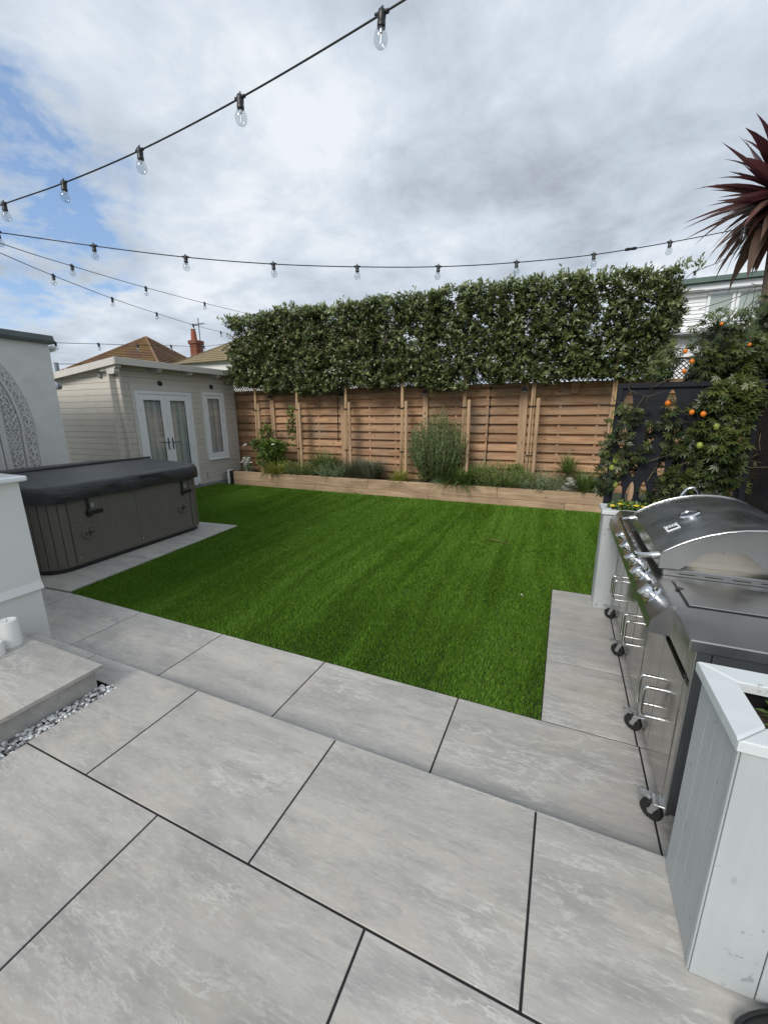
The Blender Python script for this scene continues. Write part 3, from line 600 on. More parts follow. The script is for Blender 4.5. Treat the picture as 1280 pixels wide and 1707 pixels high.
# ================================================================ SUMMER HOUSE
sh = thing('summer_house', 'cream timber summer house with white double doors and tall side window', 'shed', (-9, 6.6, 0))
SX, SY0, SY1 = -7.66, 5.15, 8.10; pitch = .1145; nb = 21; zb = .05
DY0, DY1, WY0, WY1 = 5.47, 6.78, 7.10, 7.735
def front(y0, y1, z0, z1): boxpart('board', 'shed_paint', sh, SX-.045, SX, y0, y1, z0+.0015, z1-.0015, .006)
for i in range(nb):
    z0 = zb+i*pitch; z1 = z0+pitch
    if z0 < 2.19:
        front(SY0-.11, DY0-.07, z0, z1)
        if z1 < .52: front(DY1+.07, SY1+.04, z0, z1)
        else: front(DY1+.07, WY0-.06, z0, z1); front(WY1+.06, SY1+.04, z0, z1)
    else: front(SY0-.11, SY1+.04, z0, z1)
    if i == nb-1: front(SY0-.0, SY1+.04, z1, z1+.095)
    zs1 = min(z1, 2.43); boxpart('board', 'shed_paint_side', sh, -10.3, SX+.11, SY0, SY0+.045, z0+.0015+.004, zs1-.0015+.004, .006)
MB().box(-10.3, SX-.046, SY0+.046, SY1, 0, 2.42).build('wall_core', 'joint', sh)
MB().box(-10.3, SX+.0, SY0-.01, SY1, -.1, .05, .01).build('base_plinth', 'grey_pvc', sh)
# trims around door and window, cover strips
for y0, y1, z0, z1 in ((DY0-.07, DY0, .05, 2.105), (DY1, DY1+.07, .05, 2.105), (DY0-.07, DY1+.07, 2.105, 2.228), (WY0-.06, WY0, .56, 2.13), (WY1, WY1+.06, .56, 2.13), (WY0-.06, WY1+.06, .50, .60), (WY0-.06, WY1+.06, 2.13, 2.228)):
    boxpart('trim', 'fascia_paint', sh, SX-.02, SX+.012+.002*random.random(), y0, y1, z0, z1, .003)
# roof: mono pitch falling to the back, fascia boards, rafter tails
def zr(x): return 2.635+(x+7.38)*.098
b = MB(); b.prism([(-7.40, zr(-7.40)-.012), (-10.6, zr(-10.6)-.012), (-10.6, zr(-10.6)-.05), (-7.40, zr(-7.40)-.05)], 1, 5.03, 8.22); b.build('roof', 'coping', sh)
b = MB().box(-7.405, -7.38, 5.005, 8.25, 2.515, 2.637, .003); b.build('fascia', 'fascia_paint', sh)
b = MB().prism([(-7.40, zr(-7.40)), (-10.65, zr(-10.65)), (-10.65, zr(-10.65)-.115), (-7.40, zr(-7.40)-.12)], 1, 5.0, 5.026); b.build('fascia', 'fascia_paint', sh)
for y in (5.10, 5.93, 6.68, 7.44, 8.02):
    b = MB(); b.prism([(-7.9, zr(-7.9)-.052), (-7.415, zr(-7.415)-.052), (-7.415, zr(-7.415)-.12), (-7.46, zr(-7.46)-.17), (-7.9, zr(-7.9)-.17)], 1, y-.045, y+.045); b.build('rafter_tail', 'fascia_paint', sh)
b = MB(); b.prism([(-7.66, 2.36), (-7.52, 2.36), (-7.49, 2.40), (-7.49, 2.44), (-7.44, 2.47), (-7.44, 2.52), (-7.66, 2.52)], 1, 5.045, 5.055+.09); b.build('corner_bracket', 'fascia_paint', sh)
MB().prism([(-10.3, 2.433), (SX+.02, 2.433), (SX+.02, zr(SX)-.056), (-10.3, zr(-10.3)-.056)][::1], 1, SY0+.002, SY0+.04).build('gable_board', 'shed_paint_side', sh)
# doors
FX = SX+.02
fr = MB()
fr.box(SX-.03, FX+.012, DY0, DY0+.06, .09, 2.10, .004); fr.box(SX-.03, FX+.012, DY1-.06, DY1, .09, 2.10, .004); fr.box(SX-.03, FX+.012, DY0+.06, DY1-.06, 2.035, 2.10, .004); fr.box(SX-.03, FX+.012, DY0+.06, DY1-.06, .06, .12, .004)
fr.build('door_frame', 'white_upvc', sh)
DM = (DY0+DY1)/2
for s_, (y0, y1) in ((1, (DY0+.063, DM-.003)), (-1, (DM+.003, DY1-.063))):
    fw = .105; b = MB(); x0, x1 = SX-.015, FX+.004
    b.box(x0, x1, y0, y0+fw, .125, 2.03, .005); b.box(x0, x1, y1-fw, y1, .125, 2.03, .005); b.box(x0, x1, y0+fw, y1-fw, 1.92, 2.03, .005); b.box(x0, x1, y0+fw, y1-fw, .125, .30, .005)
    d = b.build('door', 'white_upvc', sh)
    boxpart('pane', 'pane_glass', d, FX-.016, FX-.010, y0+fw-.004, y1-fw+.004, .296, 1.924, .0005)
    boxpart('curtain', 'curtain', d, SX-.040, SX-.034, y0+fw-.004, y1-fw+.004, .296, 1.924, .0005)
    yh = y1-.05 if s_ > 0 else y0+.05
    b = MB().box(FX+.004, FX+.012, yh-.016, yh+.016, .92, 1.16, .004); b.tube([(FX+.01, yh, 1.07), (FX+.055, yh, 1.07), (FX+.06, yh-s_*.02, 1.07), (FX+.06, yh-s_*.15, 1.07)], .009, 8); b.build('handle', 'dark_steel', d)
    yg = y0 if s_ > 0 else y1
    for z in (1.78, .62): boxpart('hinge', 'white_upvc', d, FX+.004, FX+.03, yg-.018, yg+.018, z-.055, z+.055, .005)
# window
b = MB(); x0, x1 = SX-.03, FX+.018
b.box(x0, x1, WY0, WY0+.065, .60, 2.13, .004); b.box(x0, x1, WY1-.065, WY1, .60, 2.13, .004); b.box(x0, x1, WY0+.065, WY1-.065, 2.065, 2.13, .004); b.box(x0, x1, WY0+.065, WY1-.065, .60, .665, .004)
wn = b.build('window', 'white_upvc', sh); b = MB(); x0, x1 = SX-.02, FX+.004; a0, a1 = WY0+.068, WY1-.068
b.box(x0, x1, a0, a0+.07, .668, 2.062, .006); b.box(x0, x1, a1-.07, a1, .668, 2.062, .006); b.box(x0, x1, a0+.07, a1-.07, 1.99, 2.062, .006); b.box(x0, x1, a0+.07, a1-.07, .668, .745, .006); b.build('sash', 'white_upvc', wn)
boxpart('pane', 'pane_glass', wn, FX-.016, FX-.010, a0+.066, a1-.066, .741, 1.994, .0005); boxpart('curtain', 'curtain', wn, SX-.040, SX-.034, a0+.066, a1-.066, .741, 1.994, .0005); boxpart('sill', 'white_upvc', wn, FX-.01, FX+.045, WY0+.01, WY1-.01, .585, .603, .004)
for y, z in ((6.06, 2.255), (7.40, 2.255)):
    MB().lathe([(.055, 0), (.055, .016), (.045, .022), (.001, .022)], (SX, y, z), (1, 0, 0), 16).build('vent', 'dark_steel', sh, True, 40)
b = MB().lathe([(.05, 0), (.05, .03), (.03, .045), (.001, .045)], (-8.05, SY0, 2.36), (0, -1, 0), 14); b.build('sensor', 'grey_pvc', sh, True, 40)
b = MB().tube([(SX+.01, 7.0, .30), (SX+.03, 7.0, .26), (SX+.03, 7.0, .16)], .008, 6); b.build('hose_hook', 'grey_pvc', sh)

# ================================================================ BACK FENCE
FY = 8.25; posts = [-8.5, -6.55, -4.6, -2.67, -.757, 1.17, 3.1]
fn = thing('board_fence', 'brown horizontal board fence with lattice top and square posts behind the raised bed', 'fence', (-2.7, FY, 0))
for i, (x0, x1) in enumerate(zip(posts[:-1], posts[1:])):
    zt = 2.195-.013*i
    t = boxpart('panel_frame', 'fence_wood', fn, x0+.055, x1-.055, FY-.052, FY+.03, zt-.055, zt, .004)
    a, c = x0+.055, x1-.055; n = 11; pt = (zt-.06-.20)/n
    for k in range(n):
        z = .20+k*pt+random.uniform(-.003, .003)
        boxpart('board', 'fence_wood', t, a, c, FY-.048, FY-.028, z, z+.122, .005)
        boxpart('board', 'fence_wood', t, a, c, FY+.012, FY+.028, z+.100, z+.20, .004)
    for xb in (a+.32*(c-a), a+.66*(c-a)): boxpart('batten', 'fence_wood', t, xb-.02, xb+.02, FY-.027, FY+.011, .2, zt-.06, .002)
    L = MB(); h = .30; wd = c-a; sp_ = .075; k = -h
    while k < wd:
        for sg in (1, -1):
            u0, u1 = k, k+h; v0, v1 = 0., h
            if u0 < 0: v0 -= u0; u0 = 0
            if u1 > wd: v1 -= u1-wd; u1 = wd
            if u1-u0 > .02:
                xa, xb = (a+u0, a+u1) if sg > 0 else (c-u0, c-u1)
                y = FY+(.004 if sg > 0 else -.008); dx = .009
                L.add([(xa-dx, y, zt+v0), (xa+dx, y, zt+v0), (xb+dx, y, zt+v1), (xb-dx, y, zt+v1), (xa-dx, y+.01, zt+v0), (xa+dx, y+.01, zt+v0), (xb+dx, y+.01, zt+v1), (xb-dx, y+.01, zt+v1)], [(0, 1, 2, 3), (7, 6, 5, 4), (0, 4, 5, 1), (3, 2, 6, 7), (0, 3, 7, 4), (1, 5, 6, 2)])
        k += sp_
    lo = L.build('lattice', 'lattice_wood', t); lo['kind'] = 'stuff'
    boxpart('lattice_rail', 'lattice_wood', t, a, c, FY-.02, FY+.02, zt+h, zt+h+.03, .003)
for i, x in enumerate(posts[1:6]):
    w = .075 if i == 3 else .058
    b = MB().box(x-w, x+w, FY-.095, FY+.045, 0, 2.27, .006); b.build('post', 'fence_post_wood', fn)
    if i < 4:
        l = thing('post_light', 'small black downlight on the fence post '+['behind the rose bush', 'behind the lavender clumps', 'above the rosemary bush', 'left of the spiky palm'][i], 'wall light', (x, FY-.095, 2.03), 'lights on the fence posts')
        b = MB().prism([(x-.045, 2.0), (x+.045, 2.0), (x+.04, 2.05), (x+.025, 2.075), (x-.025, 2.075), (x-.04, 2.05)], 1, FY-.16, FY-.094); b.build('shade', 'black_plastic', l)
        boxpart('lens', 'white_upvc', l, x-.035, x+.035, FY-.15, FY-.104, 1.992, 2.001, .001)
for x, z0, lab in ((-4.76, 1.0, 'thin black rod hanging on the fence above the lavender'), (-1.40, .45, 'thin black rod standing against the fence right of the rosemary')):
    tag(MB().tube([(x, FY-.05, z0), (x+.03, FY-.04, 2.2)], .012, 6).build('fence_rod', 'black_plastic'), lab, 'rod')
bx = thing('bird_box', 'small wooden bracket box under the top of the fence', 'bird box', (.1, FY-.06, 2.0)); boxpart('body', 'fence_wood', bx, .03, .16, FY-.13, FY-.03, 1.94, 2.12, .006); boxpart('lid', 'fence_wood', bx, .0, .19, FY-.17, FY-.025, 2.121, 2.14, .004)

# ================================================================ RAISED BED
rb = thing('raised_bed', 'long raised bed of pale timber sleepers in front of the fence', 'raised bed', (-3.3, 7.7, 0))
for zz_, js in (((-.09, .112), [-7.19, -4.9, -2.33, .10, .66]), ((.114, .31), [-7.19, -6.05, -3.62, -1.03, .66])):
    for x0, x1 in zip(js[:-1], js[1:]): boxpart('sleeper', 'sleeper_wood', rb, x0+.002, x1-.002, 7.35, 7.45, zz_[0], zz_[1], .007)
boxpart('sleeper', 'sleeper_wood', rb, .56, .66, 7.452, 8.14, .114, .31, .007); boxpart('end_post', 'black_plastic', rb, -7.285, -7.192, 7.33, 7.45, -.05, .325, .004); boxpart('end_block', 'white_upvc', rb, -7.40, -7.287, 7.37, 7.47, -.05, .33, .006)
def soil():
    nx, ny = 160, 22; xs = np.linspace(-7.6, .56, nx); ys = np.linspace(7.45, 8.22, ny); X, Y = np.meshgrid(xs, ys); Z = .235+.05*(vnoise(X*3, Y*3, 1, 31)-.5)+.04*(vnoise(X*14, Y*14, 1, 32)-.5)
    q = [(i*nx+j, i*nx+j+1, (i+1)*nx+j+1, (i+1)*nx+j) for i in range(ny-1) for j in range(nx-1)]; npmesh('soil', np.stack([X, Y, Z], -1).reshape(-1, 3), np.array(q), 'soil', rb, smooth=True)
soil()

# ================================================================ HOT TUB (local frame: x out of the front face, y along it)
tb = thing('hot_tub', 'square dark grey hot tub with folded vinyl cover on a slab plinth', 'hot tub', (-5.70, 3.13, 0), rot=R(3.2), local=True)
def rrect(hx, hy, r, n=7):
    P = []
    for cx_, cy_, a0 in ((hx-r, hy-r, 0), (-hx+r, hy-r, PI/2), (-hx+r, -hy+r, PI), (hx-r, -hy+r, 1.5*PI)):
        for i in range(n+1): a = a0+PI/2*i/n; P.append((cx_+r*math.cos(a), cy_+r*math.sin(a)))
    return P
HX, HY, CR = 1.02, 1.05, .24
MB().prism(rrect(HX-.03, HY-.03, CR-.02), 2, .012, .07).build('base', 'black_plastic', tb, True, 40)
MB().prism(rrect(HX-.012, HY-.012, CR), 2, .06, .79).build('shell', 'tub_cabinet', tb, True, 40)
def panel(pts, z0, z1, out_=.012, nm='side_panel'):      # strip that follows the outline
    b = MB(); n = len(pts); vs = []
    for x, y, nx, ny in pts:
        for o_ in (-.004, out_):
            for z in (z0, z1): vs.append((x+nx*o_, y+ny*o_, z))
    fs = []
    for i in range(n-1):
        a, c = i*4, (i+1)*4; fs += [(a+2, c+2, c+3, a+3), (a+1, a+3, c+3, c+1), (a, c, c+2, a+2), (a, a+1, c+1, c)]
    fs += [(0, 2, 3, 1), ((n-1)*4, (n-1)*4+1, (n-1)*4+3, (n-1)*4+2)]
    b.add(vs, fs); return b.build(nm, 'tub_cabinet', tb, True, 35)
def corner(cx_, cy_, a0, k0, k1, r): return [(cx_+r*math.cos(a0+t), cy_+r*math.sin(a0+t), math.cos(a0+t), math.sin(a0+t)) for t in [PI/2*(k0+(k1-k0)*i/5) for i in range(6)]]
hx, hy = HX-.012, HY-.012
for (y0, y1) in ((-hy+CR+.012, -.02), (.02, hy-CR-.012)):
    panel([(hx, y0, 1, 0), (hx, y1, 1, 0)], .08, .775); panel([(-hx, y1, -1, 0), (-hx, y0, -1, 0)], .08, .775)
for s_ in (1, -1):
    for (x0, x1) in ((-hx+CR+.01, -.02), (.02, hx-CR-.01)):
        panel([(x0, s_*hy, 0, s_), (x1, s_*hy, 0, s_)][::(-1 if s_ > 0 else 1)], .08, .775)
    for q in (1, -1):      # corners made of vertical staves
        a0 = {(1, 1): 0, (-1, 1): PI/2, (-1, -1): PI, (1, -1): 1.5*PI}[(q, s_)]
        for k in range(5): panel(corner(q*(hx-CR), s_*(hy-CR), a0, k/5+.012, (k+1)/5-.012, CR), .08, .775, .012, 'corner_stave')
boxpart('joint_strip', 'tub_cabinet', tb, hx, hx+.018, -.019, .019, .075, .78, .004)
for y in (-hy+CR+.05, 0, hy-CR-.05):
    for z in (.14, .50): MB().lathe([(.008, 0), (.007, .004), (.001, .005)], (hx+.0115+(.007 if y == 0 else 0), y, z), (1, 0, 0), 8).build('screw', 'zinc', tb)
for y in (-.60, .66):
    p = hx+.012
    b = MB(); b.lathe([(.078, 0), (.078, .010), (.066, .016), (.060, .012), (.050, .012), (.044, .020), (.001, .022)], (p, y-.02, .39), (1, 0, 0), 24); v = b.build('vent_cap', 'tub_cabinet', tb, True, 35)
    b = MB(); b.tube([(p+.014, y-.065, .39), (p+.024, y-.05, .39), (p+.024, y+.01, .39), (p+.014, y+.025, .39)], .008, 6); b.tube([(p+.018, y-.02, .345), (p+.022, y-.02, .435)], .006, 6); b.build('grille_bar', 'black_plastic', v)
    b = MB().box(p, p+.016, y-.02, y+.17, .575, .625, .007); h_ = b.build('handle_slot', 'black_plastic', tb)
    b = MB().box(p+.004, p+.03, y-.005, y+.035, .56, .64, .006); b.box(p, p+.022, y+.0, y+.028, .64, .775, .004); b.build('cover_strap', 'black_plastic', tb)
    boxpart('strap_buckle', 'black_plastic', tb, p+.018, p+.04, y-.012, y+.042, .585, .625, .005)
    boxpart('strap_tag', 'grey_pvc', tb, p+.001, p+.006, y+.045, y+.085, .65, .70, .002)
# cover: two tapering halves, skirt, hinge roll
def coverhalf(s_):
    n = 12; pts = [p for p in rrect(HX+.035, HY+.035, CR+.02, 9)]
    half = [(x, y) for x, y in pts if x*s_ >= 0]; half.sort(key=lambda p: math.atan2(p[1], p[0]*s_))
    P = [(s_*.012, -HY-.035)]+half+[(s_*.012, HY+.035)]
    def zt(x): return .995-.055*abs(x)/(HX)
    vs = []; m_ = len(P)
    for ins, dz in ((0, -.17), (.004, -.03), (.018, -.006), (.05, 0)):
        for x, y in P:
            q = 1-ins/1.05; vs.append((x*q if abs(x) > .05 else x, y*q, zt(x)+dz if dz > -.1 else .775))
    fs = []
    for r_ in range(3):
        for i in range(m_-1): f = (r_*m_+i, r_*m_+i+1, (r_+1)*m_+i+1, (r_+1)*m_+i); fs.append(f if s_ > 0 else f[::-1])
        f = (r_*m_+m_-1, r_*m_, (r_+1)*m_, (r_+1)*m_+m_-1); fs.append(f if s_ > 0 else f[::-1])
    top = tuple(3*m_+i for i in range(m_)); fs.append(top if s_ > 0 else top[::-1])
    MB().add(vs, fs).build('cover_half', 'tub_vinyl', tb, True, 50)
    # skirt flap hanging below the lip, slightly rippled
    vs, fs = [], []; nn = 90; acc = [0]
    for i in range(1, m_): acc.append(acc[-1]+math.hypot(P[i][0]-P[i-1][0], P[i][1]-P[i-1][1]))
    for i in range(nn+1):
        d = acc[-1]*i/nn; k = max(j for j in range(m_) if acc[j] <= d+1e-9); k = min(k, m_-2); f = (d-acc[k])/max(acc[k+1]-acc[k], 1e-6)
        x = P[k][0]+(P[k+1][0]-P[k][0])*f; y = P[k][1]+(P[k+1][1]-P[k][1])*f; l = math.hypot(x, y); nx, ny = (1 if abs(x) > abs(y) else 0)*np.sign(x), (1 if abs(y) >= abs(x) else 0)*np.sign(y)
        for j, (zf, o_) in enumerate(((zt(x)-.055, .004), (zt(x)-.07, .008), (.86, .012), (.80, .012), (.765, .008))):
            w_ = .007*math.sin(d*14+j*1.3)*math.sin(d*5.1+j)*(j > 1); vs.append((x*(1+(o_+w_)/1.1), y*(1+(o_+w_)/1.1), zf+.004*math.sin(d*9)*(j == 4)))
    for i in range(nn):
        for j in range(4): f = (i*5+j, i*5+j+1, (i+1)*5+j+1, (i+1)*5+j); fs.append(f if s_ > 0 else f[::-1])
    MB().add(vs, fs).build('cover_skirt', 'tub_skirt', tb, True, 60)
coverhalf(1); coverhalf(-1)
b = MB().tube([(0, -HY-.04, .998), (0, -.3, 1.004), (0, .4, 1.003), (0, HY+.04, .998)], [.022, .026, .026, .020], 10); b.build('cover_hinge', 'tub_skirt', tb, True, 40)
boxpart('cover_handle', 'tub_skirt', tb, HX+.05, HX+.07, .05, .36, .895, .925, .006)

# ================================================================ BARBECUE
bq = thing('gas_barbecue', 'long stainless steel barbecue kitchen with domed hood, knobs and side burner', 'barbecue', (.75, 2.5, 0))
BX, BY0, BY1 = .47, 1.55, 3.50
MB().box(BX+.02, 1.06, BY0+.004, BY1, .125, .825, .004).build('cabinet', 'steel_door', bq)
boxpart('end_panel', 'steel_lid', bq, BX+.05, 1.05, BY0-.008, BY0+.0035, .13, .825, .003); boxpart('corner_strip', 'steel_lid', bq, BX+.0, BX+.045, BY0-.012, BY0+.0035, .13, .83, .003)
boxpart('corner_strip', 'steel_lid', bq, BX+.05, 1.05, BY0-.012, BY0-.0085, .69, .702, .001)
boxpart('header', 'steel_door', bq, BX+.001, BX+.0195, BY0+.004, BY1, .70, .828, .002); boxpart('shadow_gap', 'black_plastic', bq, BX+.012, BX+.0195, BY0+.004, BY1, .672, .699, .001); boxpart('plinth_rail', 'steel_door', bq, BX+.003, BX+.0195, BY0+.004, BY1, .105, .135, .002)
dy = [1.60, 1.915, 2.235, 2.54, 2.86, 3.17, 3.48]
boxpart('stile', 'steel_door', bq, BX+.001, BX+.0195, BY0+.0045, 1.598, .137, .67, .002)
for i in range(6):
    d = boxpart('door', 'steel_door', bq, BX, BX+.0195, dy[i]+.003, dy[i+1]-.003, .137, .67, .004)
    yh = dy[i+1]-.045 if i % 2 == 0 else dy[i]+.045
    z0, z1, o_, r_ = .295, .44, .055, .018; P = [(BX+.004, yh, z0)]
    for cx_, cz_, a0 in ((BX-o_+r_, z0+r_, 1.5*PI), (BX-o_+r_, z1-r_, PI)):
        P += [(cx_+r_*math.cos(a0-PI/2*j/4), yh, cz_+r_*math.sin(a0-PI/2*j/4)) for j in range(5)]
    P.append((BX+.004, yh, z1)); MB().tube(P, .0078, 10).build('handle', 'steel_tube', d, True, 60)
# worktops
boxpart('worktop', 'steel_top', bq, .442, 1.08, 1.515, 2.128, .829, .872, .004); boxpart('worktop', 'steel_top', bq, .442, 1.08, 2.952, 3.515, .829, .872, .004)
boxpart('burner_cover', 'steel_top', bq, .50, .97, 1.80, 2.06, .8735, .879, .003); boxpart('burner_gap', 'black_plastic', bq, .494, .4985, 1.795, 2.065, .8722, .8745, .0005); boxpart('burner_gap', 'black_plastic', bq, .494, .976, 1.793, 1.7985, .8722, .8745, .0005)
MB().lathe([(.016, 0), (.016, .002), (.001, .002)], (.503, 1.965, .8775), (0, 0, 1), 14).build('finger_notch', 'black_plastic', bq)
# control panel: sloping fascia with five knobs
pp = [(.448, .870), (.448, .752), (.374, .757), (.379, .80), (.436, .873)]
b = MB().prism(pp, 1, 1.775, 3.50); b.build('control_panel', 'steel_lid', bq)
b = MB().prism([(u+(.004 if u < .4 else 0), v) for u, v in [(.450, .878), (.450, .748), (.366, .752), (.372, .804), (.434, .880)]], 1, 1.766, 1.7745); b.build('panel_cap', 'steel_lid', bq)
ax = Vector((-.073, 0, .057)).normalized()
for y in (1.95, 2.20, 2.42, 2.63, 2.86):
    c0 = Vector((.4075, y, .8365))
    kb = MB().lathe([(.044, -.004), (.044, .004), (.040, .007), (.028, .008)], c0, ax, 24).build('knob', 'chrome', bq, True, 35)
    MB().lathe([(.026, .006), (.027, .034), (.024, .040), (.001, .041)], c0, ax, 20).build('barrel', 'chrome', kb, True, 35)
    q = MB(); e = Vector((0, 1, 0)); f_ = ax.cross(e); ring = []
    vs = [c0+ax*h_+f_*a*.028+e*w_*.007 for h_ in (.034, .056) for a, w_ in ((-1, -1), (1, -1), (1, 1), (-1, 1))]; q.add(vs, [(3, 2, 1, 0), (4, 5, 6, 7), (0, 1, 5, 4), (1, 2, 6, 5), (2, 3, 7, 6), (3, 0, 4, 7)]); q.build('grip', 'chrome', kb)
c0 = Vector((.413, 2.08, .845)); q = MB(); e = Vector((0, 1, 0)); f_ = ax.cross(e); vs = [c0+ax*h_+f_*a*.012+e*w_*.014 for h_ in (-.002, .0015) for a, w_ in ((-1, -1), (1, -1), (1, 1), (-1, 1))]; q.add(vs, [(3, 2, 1, 0), (4, 5, 6, 7), (0, 1, 5, 4), (1, 2, 6, 5), (2, 3, 7, 6), (3, 0, 4, 7)]); q.build('ignition_label', 'black_plastic', bq)
# firebox and hood
L0, L1 = 2.13, 2.95
MB().box(.47, 1.04, L0+.002, L1-.002, .825, .905, .004).build('firebox', 'steel_top', bq)
for i in range(5): boxpart('vent_slot', 'black_plastic', bq, .53+i*.1, .595+i*.1, L0-.0005, L0+.003, .885, .8885, .0005)
prof = [(.452, .905), (.450, .978), (.47, .992), (.51, 1.022), (.56, 1.052), (.62, 1.080), (.68, 1.100), (.74, 1.113), (.80, 1.119), (.87, 1.118), (.94, 1.108), (1.0, 1.088), (1.04, 1.06), (1.045, .905)]
def hood():
    b = MB(); n = len(prof); inn = [(u+(.012 if u < .75 else -.012)*(1 if i in (0, 1, 12, 13) else 0), v-(.012 if 1 < i < 12 else 0)) for i, (u, v) in enumerate(prof)]; vs = []
    for y in (L0+.004, L1-.004):
        vs += [(u, y, v) for u, v in prof]+[(u, y, v) for u, v in inn]
    m2 = 2*n; fs = []
    for i in range(n-1): fs += [(i, i+1, m2+i+1, m2+i), (n+i+1, n+i, m2+n+i, m2+n+i+1), (i+1, i, n+i, n+i+1), (m2+i, m2+i+1, m2+n+i+1, m2+n+i)]
    b.add(vs, fs); lid = b.build('hood', 'steel_lid', bq, True, 30)
    low = [(.83, .955), (.80, .975), (.765, 1.005), (.74, 1.016), (.62, 1.002), (.53, .909)]
    cheek = [(1.045, .907), (.90, .93), (.86, .935)]+low+[(.452, .907)]+[(u, v+.002) for u, v in prof[1:-1]]
    for y0, y1 in ((L0-.004, L0+.0035), (L1-.0035, L1+.004)): MB().prism(cheek, 1, y0, y1).build('cheek', 'steel_top', lid)
    b = MB().tube([(u, L0-.004, v+.002) for u, v in prof[1:-1]], .005, 8); b.build('trim', 'steel_tube', lid, True); b = MB().tube([(u, L1+.004, v+.002) for u, v in prof[1:-1]], .005, 8); b.build('trim', 'steel_tube', lid, True)
    for y in (L0+.075, L1-.075): MB().prism([(.475, .9055), (1.03, .9055), (1.03, 1.03), (.575, 1.03), (.475, .965)], 1, y-.004, y+.004).build('inner_wall', 'steel_inner', bq)
    MB().lathe([(.014, 0), (.014, .003), (.001, .003)], (.70, L0+.0705, 1.0), (0, -1, 0), 14).build('spit_hole', 'black_plastic', bq)
    h_ = MB(); P = [(.452, L0+.03, .965)]
    for cx_, cy_, a0, s_ in ((.385, L0+.06, 0, 1),): pass
    P = [(.455, L0+.035, .958), (.385, L0+.045, .945), (.372, L0+.055, .943), (.365, L0+.085, .942), (.365, L1-.085, .942), (.372, L1-.055, .943), (.385, L1-.045, .945), (.455, L1-.035, .958)]
    MB().tube(P, .0125, 12).build('hood_handle', 'steel_tube', lid, True, 60)
    for y in (L0+.036, L1-.036): MB().lathe([(.017, 0), (.017, .03)], (.453, y, .957), (-.98, 0, -.18), 14).build('handle_ferrule', 'steel_tube', lid, True, 40)
    th = Vector((.628, 2.50, 1.083)); an = Vector((-.40, 0, .917))
    tg = MB().lathe([(.052, -.004), (.052, .010), (.046, .017), (.038, .017), (.036, .013)], th, an, 28).build('thermometer', 'chrome', lid, True, 35); MB().lathe([(.0365, .0125), (.0365, .0145), (.001, .0145)], th, an, 24).build('dial', 'steel_lid', lid)
    e = Vector((0, 1, 0)); an2 = Vector((-.5, 0, .866)); f_ = an2.cross(e)
    def plate(nm, c, hw, hh, lo, hi, mat, par):
        c = Vector(c); vs = [c+an2*h_+f_*a*hh+e*w_*hw for h_ in (lo, hi) for a, w_ in ((-1, -1), (1, -1), (1, 1), (-1, 1))]; return MB().add(vs, [(3, 2, 1, 0), (4, 5, 6, 7), (0, 1, 5, 4), (1, 2, 6, 5), (2, 3, 7, 6), (3, 0, 4, 7)]).build(nm, mat, par)
    c = Vector((.537, 2.40, 1.041)); pl_ = plate('maker_badge', c, .042, .030, -.004, .002, 'white_upvc', lid)
    plate('badge_mark', c-e*.024, .013, .022, .002, .0028, 'black_plastic', bq); plate('badge_mark', c+e*.0355, .003, .025, .002, .0028, 'black_plastic', bq)
    for k in (-1, 0, 1): plate('badge_mark', c+e*.010+f_*k*.012, .016, .0022, .002, .0028, 'grey_pvc', bq)
hood()
# sink bowl and tap
b = MB().box(.56, .94, 3.02, 3.42, .8725, .8765, .002); b.build('sink_rim', 'steel_top', bq); MB().box(.59, .91, 3.05, 3.39, .8765, .8785, .001).build('sink_bowl', 'steel_lid', bq)
b = MB(); P = [(.98, 3.27, .872), (.98, 3.27, 1.03)]+[(.93+.05*math.cos(a), 3.27, 1.03+.085*math.sin(a)) for a in [PI*j/10 for j in range(1, 9)]]+[(.872, 3.27, 1.035)]
tap = thing('tap', 'curved chrome tap behind the barbecue hood', 'tap', (.86, 3.27, .872)); dxt = -.12
MB().tube([(x+dxt, y, z) for x, y, z in P], [.009]*9+[.011, .013, .014][:len(P)-9], 10).build('spout', 'chrome', tap, True, 60); MB().lathe([(.024, 0), (.022, .02), (.012, .03)], (.98+dxt, 3.27, .872), n=16).build('base', 'chrome', tap, True, 40)
